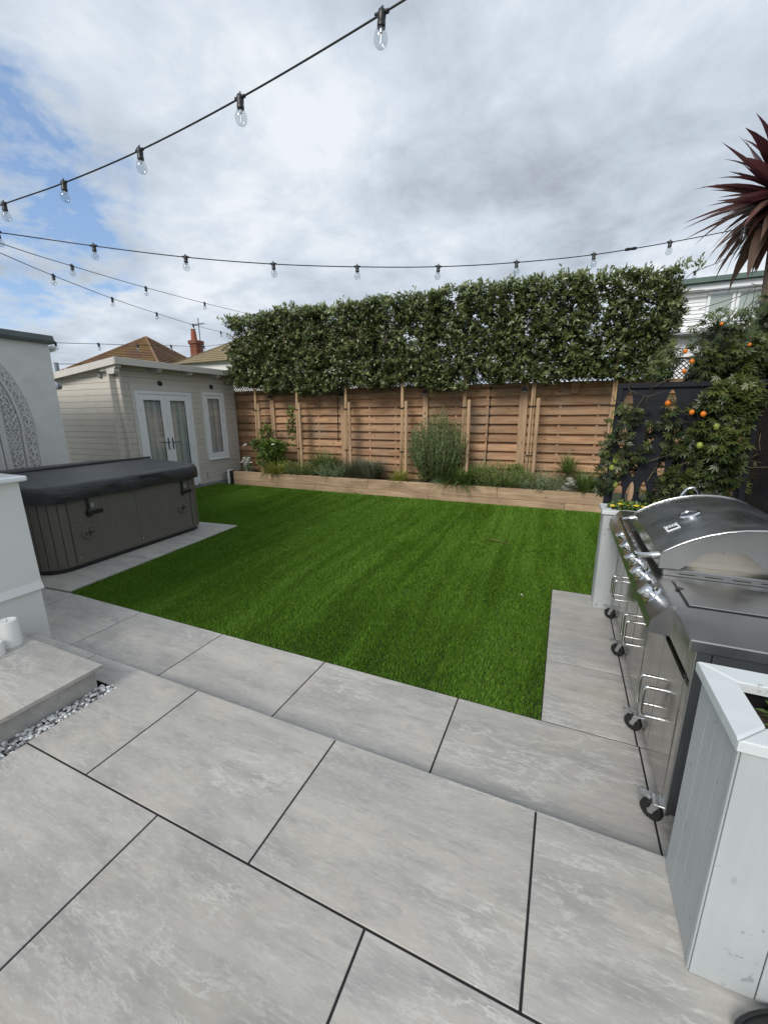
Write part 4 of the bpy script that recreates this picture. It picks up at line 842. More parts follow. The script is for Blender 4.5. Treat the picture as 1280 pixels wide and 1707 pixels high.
# castors
for y in (1.62, 2.14, 2.86, 3.42):
    for x in (.475, 1.0):
        cs = MB().box(x-.03, x+.03, y-.03, y+.03, .098, .106, .002).build('castor', 'zinc', bq); a = -.6 if x < .6 else .4; d = Vector((math.cos(a+PI), math.sin(a+PI), 0)); sd_ = Vector((-d.y, d.x, 0)); wc = Vector((x, y, .042))+d*.025
        MB().lathe([(.011, -.013), (.036, -.014), (.042, -.009), (.042, .009), (.036, .014), (.011, .013)], wc, sd_, 20).build('tyre', 'rubber', cs, True, 40); MB().lathe([(.012, -.0145), (.008, -.017), (.008, .017), (.012, .0145)], wc, sd_, 14).build('hub', 'zinc', cs)
        q = MB()
        for s_ in (-1, 1):
            o_ = sd_*s_*.019; q.add([Vector((x, y, .098))-d*.010+o_, Vector((x, y, .098))+d*.018+o_, wc+d*.007+o_+Vector((0, 0, -.004)), wc-d*.007+o_+Vector((0, 0, -.004))]+[Vector((x, y, .098))-d*.010+o_*1.2, Vector((x, y, .098))+d*.018+o_*1.2, wc+d*.007+o_*1.2+Vector((0, 0, -.004)), wc-d*.007+o_*1.2+Vector((0, 0, -.004))], [(0, 1, 2, 3), (7, 6, 5, 4), (0, 4, 5, 1), (1, 5, 6, 2), (2, 6, 7, 3), (3, 7, 4, 0)])
        q.build('fork', 'zinc', cs); q = MB(); p0 = Vector((x, y, .092))+d*.03; q.add([p0+sd_*s_*.016+d*k+Vector((0, 0, h_)) for h_ in (0, .006) for s_, k in ((-1, 0), (1, 0), (1, .05), (-1, .05))], [(3, 2, 1, 0), (4, 5, 6, 7), (0, 1, 5, 4), (1, 2, 6, 5), (2, 3, 7, 6), (3, 0, 4, 7)]); q.build('brake_lever', 'zinc', cs)

# ================================================================ PLANTERS
def planter(name, label, x0, x1, y0, y1, z0, z1, ncap='planter'):
    t = thing(name, label, 'planter', ((x0+x1)/2, (y0+y1)/2, z0)); th = .02; zt = z1-.03
    nx = max(2, round((x1-x0)/.145)); ny = max(2, round((y1-y0-.05)/.068)); wx = (x1-x0)/nx; wy = (y1-y0-2*th)/ny
    for i in range(nx):
        boxpart('board', 'planter_paint', t, x0+i*wx+.0016, x0+(i+1)*wx-.0016, y0, y0+th, z0+.002, zt, .0006); boxpart('board', 'planter_paint', t, x0+i*wx+.001, x0+(i+1)*wx-.001, y1-th, y1, z0+.002, zt, .0006)
    for i in range(ny):
        for xa in (x0, x1-th): boxpart('board', 'planter_paint', t, xa, xa+th, y0+th+i*wy+.0014, y0+th+(i+1)*wy-.0014, z0+.002, zt, .0006)
    boxpart('corner_bead', 'planter_paint', t, x0-.004, x0+.001, y0+.003, y0+.022, z0+.004, zt-.002, .002)
    o, w = .017, .075; X0, X1, Y0, Y1 = x0-o, x1+o, y0-o, y1+o
    for P in ([(X0, Y0), (X1, Y0), (X1-w, Y0+w), (X0+w, Y0+w)], [(X1, Y1), (X0, Y1), (X0+w, Y1-w), (X1-w, Y1-w)], [(X0, Y1), (X0, Y0), (X0+w, Y0+w), (X0+w, Y1-w)], [(X1, Y0), (X1, Y1), (X1-w, Y1-w), (X1-w, Y0+w)]):
        cx_ = sum(p[0] for p in P)/4; cy_ = sum(p[1] for p in P)/4; P = [(cx_+(u-cx_)*.997, cy_+(v-cy_)*.994) for u, v in P]
        b = MB(); c = .004; lo = [(u, v, zt+.0005) for u, v in P]; m1 = [(u, v, z1-c) for u, v in P]; tp = [(cx_+(u-cx_)*.985, cy_+(v-cy_)*.93, z1) for u, v in P]
        b.add(lo+m1+tp, [(3, 2, 1, 0), (8, 9, 10, 11)]+[(i, (i+1) % 4, 4+(i+1) % 4, 4+i) for i in range(4)]+[(4+i, 4+(i+1) % 4, 8+(i+1) % 4, 8+i) for i in range(4)]); b.build('cap_rail', 'cap_paint', t)
    b = MB(); q = .021; 
    for (a0, a1, b0, b1) in ((x0+q, x1-q, y0+q, y0+q+.006), (x0+q, x1-q, y1-q-.006, y1-q), (x0+q, x0+q+.006, y0+q+.007, y1-q-.007), (x1-q-.006, x1-q, y0+q+.007, y1-q-.007)): b.box(a0, a1, b0, b1, z0+.03, zt-.012)
    b.build('liner', 'black_plastic', t); boxpart('soil', 'soil', t, x0+q+.007, x1-q-.007, y0+q+.007, y1-q-.007, z0+.03, z1-.085, .01)
    return t
planter('planter_box', 'tall pale grey boarded planter with white mitred cap beside the end of the barbecue', .445, 1.45, 1.062, 1.365, UP, .872)
planter('planter_box', 'tall pale grey boarded planter below the dark pierced screen', .34, 1.30, 3.585, 3.845, 0, .85)

# dark pierced screen behind the far planter
def screen():
    t = thing('pierced_screen', 'dark metal garden screen pierced with upright leaf shapes', 'screen', (.82, 3.93, 0)); x0, x1, z0, z1, y = .358, 1.30, .03, 1.795, 3.925
    for a, c in ((x0, x0+.04), (x1-.04, x1)): boxpart('frame_upright', 'charcoal_metal', t, a, c, y-.025, y+.02, 0, z1-.0005, .003)
    boxpart('frame_rail', 'charcoal_metal', t, x0, x1, y-.0255, y+.0205, z1, z1+.04, .003); boxpart('frame_rail', 'charcoal_metal', t, x0+.041, x1-.041, y-.025, y+.02, z0, z0+.04, .003)
    # sheet with leaf-shaped holes: grid cells, one pointed hole in each
    b = MB(); nx, nz = 9, 7; ax0, ax1, az0, az1 = x0+.04, x1-.04, z0+.04, z1; cw, ch = (ax1-ax0)/nx, (az1-az0)/nz; rg = random.Random(4); yo = y-.004
    for i in range(nx):
        for j in range(nz):
            cx0, cz0 = ax0+i*cw, az0+j*ch; cx_, cz_ = cx0+cw*rg.uniform(.42, .58), cz0+ch*.5; hh, hw = ch*rg.uniform(.40, .48), cw*rg.uniform(.26, .38); tl = rg.uniform(-.22, .22); no = (j == nz-1 and rg.random() < .5) or rg.random() < .12
            N = 16; ring = []; outr = []
            for k in range(N):
                a = 2*PI*k/N; s_, c_ = math.sin(a), math.cos(a); u = hw*c_*abs(c_)**.3*(1-.15*s_); v = hh*s_; ring.append((cx_+u+v*tl*.4, cz_+v))
                q = max(abs(c_), abs(s_)); outr.append((cx0+cw*.5+cw*.5*c_/q, cz0+ch*.5+ch*.5*s_/q))
            if no: b.add([(u, yo, v) for u, v in outr], [tuple(range(N))]); continue
            o = len(b.v); vs = [(u, yo, v) for u, v in outr]+[(u, yo, v) for u, v in ring]+[(u, yo+.004, v) for u, v in ring]+[(u, yo+.004, v) for u, v in outr]
            fs = []
            for k in range(N): k2 = (k+1) % N; fs += [(k, k2, N+k2, N+k), (N+k, N+k2, 2*N+k2, 2*N+k), (2*N+k, 2*N+k2, 3*N+k2, 3*N+k)]
            b.add(vs, fs)
    b.build('pierced_sheet', 'charcoal_metal', t)
screen()

# right boundary: dark slatted fence and timber post
sf = thing('slat_fence', 'dark navy vertical slat fence behind the barbecue', 'fence', (1.43, 3.1, 0))
for i in range(58):
    y = 1.62+i*.05; boxpart('slat', 'navy_slat', sf, 1.42, 1.445, y+.006, y+.044, .02, 1.82, .003)
boxpart('backing_rail', 'navy_slat', sf, 1.446, 1.49, 1.62, 4.52, .4, .5, .003); boxpart('backing_rail', 'navy_slat', sf, 1.446, 1.49, 1.62, 4.52, 1.5, 1.6, .003); boxpart('backing_sheet', 'black_plastic', sf, 1.491, 1.50, 1.62, 4.52, .02, 1.8, .001)
tp_ = thing('timber_post', 'brown timber post at the end of the dark slat fence', 'post', (1.45, 4.58, 0)); MB().box(1.405, 1.50, 4.535, 4.63, 0, 1.95, .006).build('shaft', 'raw_post', tp_)

# ================================================================ PLANTS
def plant(name, label, cat, x, y, z=.24, group=None): return thing(name, label, cat, (x, y, z), group)
def tuft(name, label, x, y, n, L, Wd, spread, bend, mat, z=.24, r=.06, cat='grass clump', tilt0=.05, seg=4, group=None):
    t = plant(name, label, cat, x, y, z, group); rg = np.random.default_rng(abs(hash((round(x*100), round(y*100)))) % 99991); a = rg.uniform(0, 2*PI, n); rr = r*np.sqrt(rg.random(n)); B = np.stack([x+rr*np.cos(a), y+rr*np.sin(a), np.full(n, z-.01)], -1)
    V, Fc, T_ = ribbons(B, a+rg.normal(0, .5, n), tilt0+spread*rg.random(n), L*rg.uniform(.55, 1.1, n), Wd*rg.uniform(.7, 1.2, n), bend*rg.uniform(.4, 1.2, n), seg, None, rg); npmesh('blades', V, Fc, mat, t, T_); return t
def shoots(name, label, x, y, n, H, rad, mat, z=.24, leafL=.035, leafW=.007, per=22, cat='shrub', lean=.75, stem='stem', up=.35, group=None):
    """many upright shoots, each clothed in small leaves"""
    t = plant(name, label, cat, x, y, z, group); rg = np.random.default_rng(abs(hash((round(x*100), n))) % 99991); sb = MB(); parts = []
    for i in range(n):
        a = rg.uniform(0, 2*PI); q = math.sqrt(rg.random()); b0 = Vector((x+.3*rad*q*math.cos(a), y+.3*rad*q*math.sin(a), z-.02)); h = H*rg.uniform(.55, 1.05)*(1-.35*q*q); e = Vector((math.cos(a), math.sin(a)*.8, 0))*rad*q*lean
        pts = [b0, b0+e*.55+Vector((0, 0, h*.35)), b0+e*.95+Vector((0, 0, h*.7)), b0+e*1.08+Vector((rg.normal()*.02, rg.normal()*.02, h))]
        if i % 3 == 0: sb.tube(pts, [.006, .005, .003, .0015], 4, False)
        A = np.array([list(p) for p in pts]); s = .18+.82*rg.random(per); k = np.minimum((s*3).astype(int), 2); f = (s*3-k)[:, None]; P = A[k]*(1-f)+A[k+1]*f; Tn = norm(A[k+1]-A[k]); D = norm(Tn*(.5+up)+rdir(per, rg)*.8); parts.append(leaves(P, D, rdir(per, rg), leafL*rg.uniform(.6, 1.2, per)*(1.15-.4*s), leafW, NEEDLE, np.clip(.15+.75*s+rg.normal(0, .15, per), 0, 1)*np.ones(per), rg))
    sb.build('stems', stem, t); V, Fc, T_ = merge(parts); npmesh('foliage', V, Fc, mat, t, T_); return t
def bush(name, label, x, y, blobs, n, L, Wd, mat, z=.24, cat='shrub', tmpl=LEAF, up=.3, flowers=None, fmat=None, group=None, fs=1.):
    t = plant(name, label, cat, x, y, z, group); rg = np.random.default_rng(abs(hash((round(x*91), n))) % 99991); sb = MB(); parts = []
    for bx_, by_, bz_, rx, ry, rz, w in blobs:
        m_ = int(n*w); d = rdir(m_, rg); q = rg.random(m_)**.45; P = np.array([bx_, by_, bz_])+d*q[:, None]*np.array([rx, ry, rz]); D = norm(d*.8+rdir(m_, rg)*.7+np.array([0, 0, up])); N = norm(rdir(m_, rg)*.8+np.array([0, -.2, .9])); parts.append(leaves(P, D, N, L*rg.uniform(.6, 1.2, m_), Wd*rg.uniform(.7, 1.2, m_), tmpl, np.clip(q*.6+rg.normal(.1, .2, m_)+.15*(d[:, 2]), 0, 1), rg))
        for k in range(5): e = rdir(1, rg)[0]*np.array([rx, ry, rz])*.7; sb.tube([(x, y, z-.02), (x*.4+bx_*.6, y*.4+by_*.6, z+(bz_-z)*.5), (bx_+e[0], by_+e[1], bz_+e[2])], [.009, .006, .002], 5, False)
    sb.build('stems', 'stem', t); V, Fc, T_ = merge(parts); npmesh('foliage', V, Fc, mat, t, T_)
    for p in (flowers or []):
        b = MB(); c = Vector(p)
        for k in range(6): a = k*PI/3; b.lathe([(.001, 0), (.016*fs, .008*fs), (.013*fs, .02*fs), (.001, .024*fs)], c+Vector((math.cos(a)*.016*fs, math.sin(a)*.016*fs, 0)), (math.cos(a), math.sin(a), .8), 6)
        b.build('flower', fmat, t, True)
    return t
bush('rose_bush', 'leafy rose bush with pale yellow-green shoots and a cream flower', -6.35, 7.8, [(-6.35, 7.75, .62, .36, .26, .30, .45), (-6.25, 7.75, .88, .38, .22, .16, .28), (-6.75, 7.8, .92, .22, .15, .12, .10), (-6.5, 7.85, 1.15, .22, .12, .25, .10), (-5.86, 7.95, 1.35, .10, .06, .5, .10)], 2300, .075, .045, 'fresh_leaf', flowers=[(-7.0, 7.65, .93), (-7.02, 7.63, .90), (-6.1, 7.55, .95)], fmat='flower_white')
wp = thing('garden_ornament', 'small white stone ornament at the left end of the raised bed', 'ornament', (-7.05, 7.72, .24)); MB().lathe([(.10, -.02), (.10, .02), (.05, .05), (.045, .12), (.085, .20), (.10, .27), (.085, .30), (.06, .29), (.001, .27)], (-7.08, 7.72, .24), n=16).build('urn', 'flower_white', wp, True, 40)
bush('trailing_plant', 'white-flowered trailing plant growing over the white ornament', -6.98, 7.66, [(-6.98, 7.64, .36, .16, .10, .12, .6), (-7.05, 7.7, .55, .12, .09, .08, .4)], 420, .04, .022, 'lavender', flowers=[(-7.1+.03*i, 7.58+.02*(i % 3), .50+.035*(i % 4)) for i in range(9)], fmat='flower_white')
tuft('golden_grass', 'golden yellow arching grass clump next to the rose bush', -6.0, 7.55, 620, .50, .016, .95, 1.5, 'gold_grass', r=.14, group='golden grasses')
st_ = thing('grey_stone', 'pale rounded stone between golden grass and lavender', 'stone', (-5.78, 7.66, .24)); MB().lathe([(.06, -.03), (.10, .03), (.095, .09), (.05, .15), (.001, .165)], (-5.78, 7.68, .26), (.1, -.1, 1), 12).build('stone', 'stone_pale', st_, True)
shoots('lavender', 'bushy green lavender beside the pale stone', -5.42, 7.66, 230, .46, .46, 'green_herb', group='lavender clumps', per=30)
shoots('lavender', 'grey-green lavender between two other low clumps', -4.55, 7.64, 200, .42, .46, 'lavender', group='lavender clumps', per=30)
tuft('tall_sedge', 'dark upright sedge clump against the fence behind the lavender', -4.98, 7.95, 480, .72, .014, .6, .8, 'sedge', r=.14)
tuft('grey_sedge', 'dull grey-green spiky clump left of the tree stake', -3.78, 7.70, 900, .58, .013, .8, .9, 'catmint', r=.2); tuft('grey_sedge', 'dull grey-green spiky clump touching the lavender', -4.08, 7.74, 700, .54, .013, .8, .9, 'catmint', r=.18)
tuft('golden_sedge', 'variegated golden sedge in front of the tree stake', -2.98, 7.56, 420, .36, .015, 1.15, 1.1, 'gold_grass', r=.07, group='golden grasses')
shoots('rosemary_bush', 'large rosemary bush with upright shoots against the fence', -2.28, 7.80, 480, 1.5, .52, 'rosemary', leafL=.06, leafW=.011, per=52, lean=.85, up=.6)
bush('bronze_shrub', 'small bronze-tipped shrub left of the blue fescue', -2.52, 7.58, [(-2.52, 7.56, .36, .12, .09, .12, .6), (-2.42, 7.58, .46, .05, .05, .14, .4)], 320, .04, .016, 'fresh_leaf')
tuft('blue_fescue', 'small blue-grey fescue tussock at the bed edge', -2.18, 7.55, 420, .20, .007, 1.1, .6, 'fescue', r=.09)
tuft('arching_sedge', 'long dark green arching sedge spilling over the sleeper', -1.72, 7.60, 820, .66, .016, 1.0, 1.5, 'sedge', r=.16, seg=6)
tuft('feather_grass', 'thin feathery grass behind the arching sedge', -1.45, 7.95, 160, .75, .005, .7, .9, 'sedge', r=.08)
shoots('santolina', 'feathery green santolina clump beside the arching sedge', -1.0, 7.66, 320, .56, .52, 'green_herb', per=34, leafL=.05); bush('lime_shrub', 'small lime green shrub behind the santolina', -.78, 7.92, [(-.78, 7.9, .55, .16, .12, .12, 1)], 260, .06, .03, 'fresh_leaf')
shoots('catmint', 'low green catmint left of the stone pile', -.32, 7.66, 230, .42, .48, 'lavender', per=30)
# fan palm
def fanpalm():
    t = plant('fan_palm', 'small spiky fan palm standing above the stone pile', 'palm', .10, 7.85); MB().tube([(.10, 7.85, .2), (.10, 7.85, .58)], [.05, .035], 8).build('trunk', 'bark', t); rg = np.random.default_rng(8); n = 150; a = rg.uniform(0, 2*PI, n); B = np.tile(np.array([[.10, 7.85, .55]]), (n, 1)); V, Fc, T_ = ribbons(B, a, rg.uniform(.1, 1.45, n), rg.uniform(.3, .48, n), np.full(n, .018), rg.uniform(.1, .6, n), 4, None, rg); npmesh('fronds', V, Fc, 'sedge', t, T_)
fanpalm()
sp2 = thing('stone_pile', 'stack of pale flat stones at the front of the bed under the fan palm', 'stone pile', (.13, 7.62, .24)); rg = random.Random(3)
for i, (dx, dz, r_) in enumerate([(-.09, .03, .085), (.06, .02, .09), (.15, .03, .06), (-.03, .09, .095), (.09, .10, .075), (.02, .155, .085), (.05, .21, .065), (.01, .25, .05)]):
    o = MB().lathe([(r_*.5, -.04), (r_*.95, -.015), (r_, .01), (r_*.7, .03), (.001, .036)], (.13+dx, 7.60+rg.uniform(-.02, .03), .245+dz), (rg.uniform(-.35, .35), rg.uniform(-.4, .1), 1), 9).build('stone', 'stone_pale', sp2, False); o.scale = (1.15, .8, 1)
tuft('corner_sedge', 'yellow-green sedge clump in the right corner of the bed',   .40, 7.62, 640, .54, .014, .95, 1.1, 'sedge', r=.10)
# pansies and red foliage in the far planter, yellow flowers in the near planter
bush('pansies', 'yellow-green bedding plants in the planter under the pierced screen', .52, 3.72, [(.50, 3.70, .84, .13, .08, .07, .6), (.66, 3.72, .84, .09, .08, .06, .4)], 520, .035, .022, 'fresh_leaf', z=.76, flowers=[(.40+.055*i, 3.65+.03*(i % 3), .875+.012*(i % 2)) for i in range(6)], fmat='flower_yellow', fs=.5)
bush('heuchera', 'dark red leafed bedding plant in the planter under the pierced screen', .84, 3.72, [(.84, 3.72, .83, .12, .09, .06, 1)], 320, .04, .03, 'red_leaf', z=.76)
bush('bedding_plant', 'straggly bedding plant with small yellow flowers in the planter by the patio step', .66, 1.24, [(.625, 1.25, .82, .06, .06, .045, .4), (.80, 1.22, .82, .12, .07, .06, .6)], 460, .03, .013, 'fresh_leaf', z=.785, flowers=[(.64, 1.235, .868), (.76, 1.22, .878), (.86, 1.18, .87)], fmat='flower_yellow')

# ---- pleached hedge trees
trunks = [-6.78, -5.60, -4.35, -3.06, -1.80, -.58, .67]
tl = ['against the corner of the summer house', 'rising between golden grass and lavender', 'beside the fence post behind the lavender', 'with its stake just left of the rosemary', 'with its stake just right of the rosemary', 'beside the wide fence post', 'behind the dark pierced screen']
for i, x in enumerate(trunks):
    rg = np.random.default_rng(100+i); y = 7.86
    t = thing('pleached_tree', 'pleached evergreen tree trained into a flat hedge, '+tl[i], 'tree', (x, y, .24), 'pleached trees along the fence')
    b = MB().tube([(x-.03, y, .2), (x-.02+rg.normal()*.01, y, 1.2), (x, y, 2.2), (x+.02, y, 3.4)], [.03, .026, .022, .012], 8); b.build('trunk', 'stake_wood', t, True)
    MB().tube([(x+.03, y-.02, .2), (x+.03, y-.02, 2.5)], .012, 6).build('cane', 'bamboo', t); sx = x+(.10 if i != 1 else .075); MB().lathe([(.032, 0), (.034, 1.64), (.028, 1.66)], (sx, y-.03, .2), n=10).build('stake', 'stake_wood', t)
    for z in (1.72, .85): b = MB().tube([(x-.045, y-.03, z), (x+.03, y-.055, z+.004), (sx+.042, y-.04, z), (sx+.03, y+.02, z), (x-.03, y+.035, z)], .010, 5, closed=True); b.build('tie', 'rubber', t)
    xl = (trunks[i-1]+x)/2-.06 if i else -7.40; xr = (trunks[i+1]+x)/2+.06 if i < 6 else 1.68
    b = MB()
    for z in (2.55, 2.95, 3.35): b.tube([(xl, y, z+.01), (x, y-.01, z), (xr, y, z-.01)], [.005, .010, .005], 5); 
    for k in range(14): z = 2.35+k*.09; s_ = 1 if k % 2 else -1; b.tube([(x, y, z), (x+s_*.25, y+rg.normal()*.06, z+.08), (x+s_*.5, y+rg.normal()*.1, z+.16)], [.008, .006, .003], 4, False)
    b.build('limbs', 'bark', t)
    n = int(1700*(xr-xl)/1.3); X = rg.uniform(xl, xr, n*2); Z = rg.uniform(2.03, 3.82, n*2); Yv = y+.24*np.clip(rg.normal(0, .62, n*2), -1.25, 1.25)
    ztop = 3.67+.10*vnoise(X*3.1, X*0, 1, 51)+.08*vnoise(X*9, X*0, 1, 52)-.045*np.clip(X+1.5, 0, 9); zbot = 2.12+.20*(vnoise(X*2.6, X*0+5, 1, 53)-.5)+.10*(vnoise(X*9, X*0+5, 1, 54)-.5)+(.10 if i == 0 else 0)
    gap_ = vnoise(X*5.5, Z*5.5, 1, 55)*.55+vnoise(X*12, Z*12, 1, 56)*.45+.10*np.exp(-((Z-3.15)/.35)**2)
    ok = (Z < ztop) & (Z > zbot) & ((gap_ < .67) | (rg.random(n*2) < .3)); 
    if i == 0: ok &= X > -7.40+.10*vnoise(Z*4, Z*0, 1, 57)
    if i == 6: ok &= X < 1.64-.28*vnoise(Z*4, Z*0, 1, 58)-.3*np.clip(2.6-Z, 0, 1)
    zt_k = ztop[ok]; X, Yv, Z = X[ok], Yv[ok], Z[ok]; n = len(X); K = 6      # rosettes: every twig end carries a whorl of leaves
    tw = np.stack([rg.normal(0, .5, n), np.sign(Yv-y)*.8*rg.random(n)+rg.normal(0, .2, n), rg.normal(.45, .4, n)], -1); tw = norm(tw)
    P = np.repeat(np.stack([X, Yv, Z], -1), K, 0); TW = np.repeat(tw, K, 0); rad = norm(np.cross(TW, rdir(n*K, rg))); D = norm(TW*rg.uniform(.2, 1., n*K)[:, None]+rad); P = P+TW*rg.uniform(-.035, .03, n*K)[:, None]; N = norm(TW+rdir(n*K, rg)*.45)
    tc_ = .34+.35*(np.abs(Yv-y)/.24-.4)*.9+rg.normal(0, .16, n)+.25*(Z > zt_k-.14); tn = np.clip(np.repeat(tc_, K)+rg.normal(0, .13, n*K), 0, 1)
    parts = [leaves(P, D, N, np.repeat(rg.uniform(.055, .10, n), K)*rg.uniform(.7, 1.2, n*K), rg.uniform(.024, .042, n*K), LEAF, tn, rg)]
    b = MB()
    for k in range(0, n, 9): b.tube([(X[k]-tw[k][0]*.16, y+(Yv[k]-y)*.3, Z[k]-.13), (X[k], Yv[k], Z[k])], [.004, .002], 3, False)
    b.build('twigs', 'bark', t)['kind'] = 'stuff'
    m_ = int(26*(xr-xl)); xs_ = rg.uniform(xl, xr, m_)      # shoots standing above the clipped top
    for q in xs_:
        h = abs(rg.normal(.05, .05)); k = 7; zt_ = 3.67+.10*float(vnoise(q*3.1, 0, 1, 51))+.08*float(vnoise(q*9, 0, 1, 52))-.045*max(q+1.5, 0); P = np.stack([np.full(k, q)+rg.normal(0, .02, k), y+rg.normal(0, .09)+rg.normal(0, .015, k), zt_-.03+h*np.linspace(0, 1, k)], -1); parts.append(leaves(P, norm(rdir(k, rg)*.7+np.array([0, 0, .8])), rdir(k, rg), rg.uniform(.05, .09, k), .028, LEAF, rg.uniform(.5, 1., k), rg))
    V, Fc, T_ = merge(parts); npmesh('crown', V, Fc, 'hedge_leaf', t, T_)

# ---- passion flower vine over the screen and the slat fence
def vine():
    t = thing('passion_vine', 'passion flower vine with orange fruits smothering the dark screen', 'vine', (1.35, 4.15, 0)); rg = np.random.default_rng(77); parts = []; sb = MB()
    def blob(c, r, n, lo=.04, hi=.078, tm=PALM):
        n = int(n*1.5)
        d = rdir(n, rg); q = rg.random(n)**.5; P = np.array(c)+d*q[:, None]*np.array(r); g_ = vnoise(P[:, 0]*6, P[:, 2]*6+P[:, 1]*3, 1, 61); ok = g_ < .62; P, d, q = P[ok], d[ok], q[ok]; m_ = len(P)
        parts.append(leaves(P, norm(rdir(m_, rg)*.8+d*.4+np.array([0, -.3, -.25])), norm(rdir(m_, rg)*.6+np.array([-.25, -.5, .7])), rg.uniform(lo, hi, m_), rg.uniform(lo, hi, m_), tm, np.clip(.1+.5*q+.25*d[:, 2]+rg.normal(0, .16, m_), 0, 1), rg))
    for c, r, n in (((1.05, 4.15, 1.98), (.44, .30, .26), 1900), ((1.5, 4.25, 1.98), (.42, .42, .30), 1700), ((1.95, 4.3, 2.15), (.45, .45, .42), 1500), ((1.75, 3.9, 2.55), (.35, .3, .38), 700), ((1.10, 3.84, 1.66), (.20, .07, .20), 560), ((1.12, 3.82, 1.32), (.12, .07, .36), 330), ((1.50, 4.6, 2.42), (.14, .25, .30), 420), ((1.02, 4.2, 1.3), (.2, .15, .6), 500), ((.95, 4.14, 1.25), (.5, .10, .5), 500), ((.70, 4.10, 1.0), (.34, .07, .4), 330), ((.75, 4.10, 1.5), (.36, .07, .25), 200), ((.75, 3.87, 1.28), (.26, .05, .10), 90), ((.85, 3.86, 1.05), (.28, .05, .18), 170), ((.8, 3.87, 1.55), (.2, .04, .14), 60), ((1.0, 3.86, 1.45), (.14, .05, .2), 160), ((.42, 3.87, 1.38), (.10, .05, .30), 45), ((.40, 3.87, 1.12), (.08, .05, .25), 45), ((.48, 3.87, 1.6), (.14, .05, .14), 34), ((.33, 4.02, 1.2), (.04, .10, .45), 80), ((.75, 4.0, 1.88), (.3, .12, .06), 130), ((1.0, 4.0, 2.2), (.2, .2, .15), 170)): blob(c, r, n)
    for k in range(14):      # climbing stems
        x0, z0 = rg.uniform(.36, 1.5), rg.uniform(.8, 1.7); P = [(x0, 3.90, z0)]
        for j in range(5): P.append((P[-1][0]+rg.normal(.0, .07), 3.885+rg.normal(0, .02), P[-1][2]+rg.normal(.04, .07)))
        sb.tube(P, .0035, 4, False)
    for k in range(4): sb.tube([(1.20+.02*k, 4.05+.03*k, 0), (1.16-.05*k, 4.02, .7), (1.14-.08*k, 4.0, 1.4), (1.2-.08*k, 4.05, 2.0)], [.03, .024, .016, .006], 6, False)
    for k in range(14): x0 = rg.uniform(1.1, 1.9); sb.tube([(x0, 4.1, 2.1), (x0-.05, 4.05, 2.3), (x0+rg.normal()*.1, 4.0, 2.42+rg.random()*.12), (x0+rg.normal()*.15, 4.0, 2.36)], .003, 4, False)
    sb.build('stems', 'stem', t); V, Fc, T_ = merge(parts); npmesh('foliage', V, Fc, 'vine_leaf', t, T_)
    for (x, z, y, r_) in [(a_, b_, c_, d_*.66) for a_, b_, c_, d_ in ((.706, 1.674, 3.86, .030), (.857, 1.605, 3.80, .028), (.927, 1.591, 3.79, .029), (.783, 2.057, 3.93, .024), (.827, 1.978, 3.9, .026), (.792, 1.912, 3.92, .024), (.965, 2.226, 3.88, .018), (1.12, 2.06, 3.78, .016))]:
        MB().lathe([(.001, -1.15*r_), (.5*r_, -.98*r_), (.9*r_, -.5*r_), (r_, 0), (.9*r_, .55*r_), (.5*r_, 1.0*r_), (.001, 1.15*r_)], (x, y, z), n=14).build('fruit', 'fruit_orange', t, True)
        b = MB().tube([(x, y, z+r_), (x+.01, y+.03, z+r_+.05)], .002, 4); b.build('fruit_stalk', 'stem', t)
    for (x, z) in ((1.02, 1.50), (.94, 1.36), (1.08, 1.33), (.38, 1.16), (.40, 1.22), (.42, 1.02)): MB().lathe([(.001, -.026), (.016, -.02), (.022, 0), (.016, .02), (.001, .026)], (x, 3.80 if x > .8 else 3.85, z), n=12).build('fruit', 'fruit_green', t, True)
vine()
# ---- cordyline beyond the fence
def cordyline():
    t = thing('cordyline', 'purple-leaved cordyline palm standing above the vine', 'cordyline', (1.86, 6.1, 0)); rg = np.random.default_rng(9); MB().tube([(2.0, 6.1, -.1), (1.95, 6.1, 1.8), (1.83, 6.05, 3.7)], [.09, .075, .06], 9).build('trunk', 'bark', t, True); n = 260; u = rg.random(n); a = rg.uniform(0, 2*PI, n); tilt = .2+2.25*u**.8
    B = np.stack([1.84+.05*np.cos(a), 6.05+.05*np.sin(a), 3.64+.22*(1-u)], -1); V, Fc, T_ = ribbons(B, a, tilt, rg.uniform(.45, .85, n), rg.uniform(.075, .13, n), rg.uniform(-.25, .7, n)+.45*u, 6, np.clip(.15+.75*u+rg.normal(0, .15, n), 0, 1), rg); npmesh('crown', V, Fc, 'cordyline', t, T_)
cordyline()

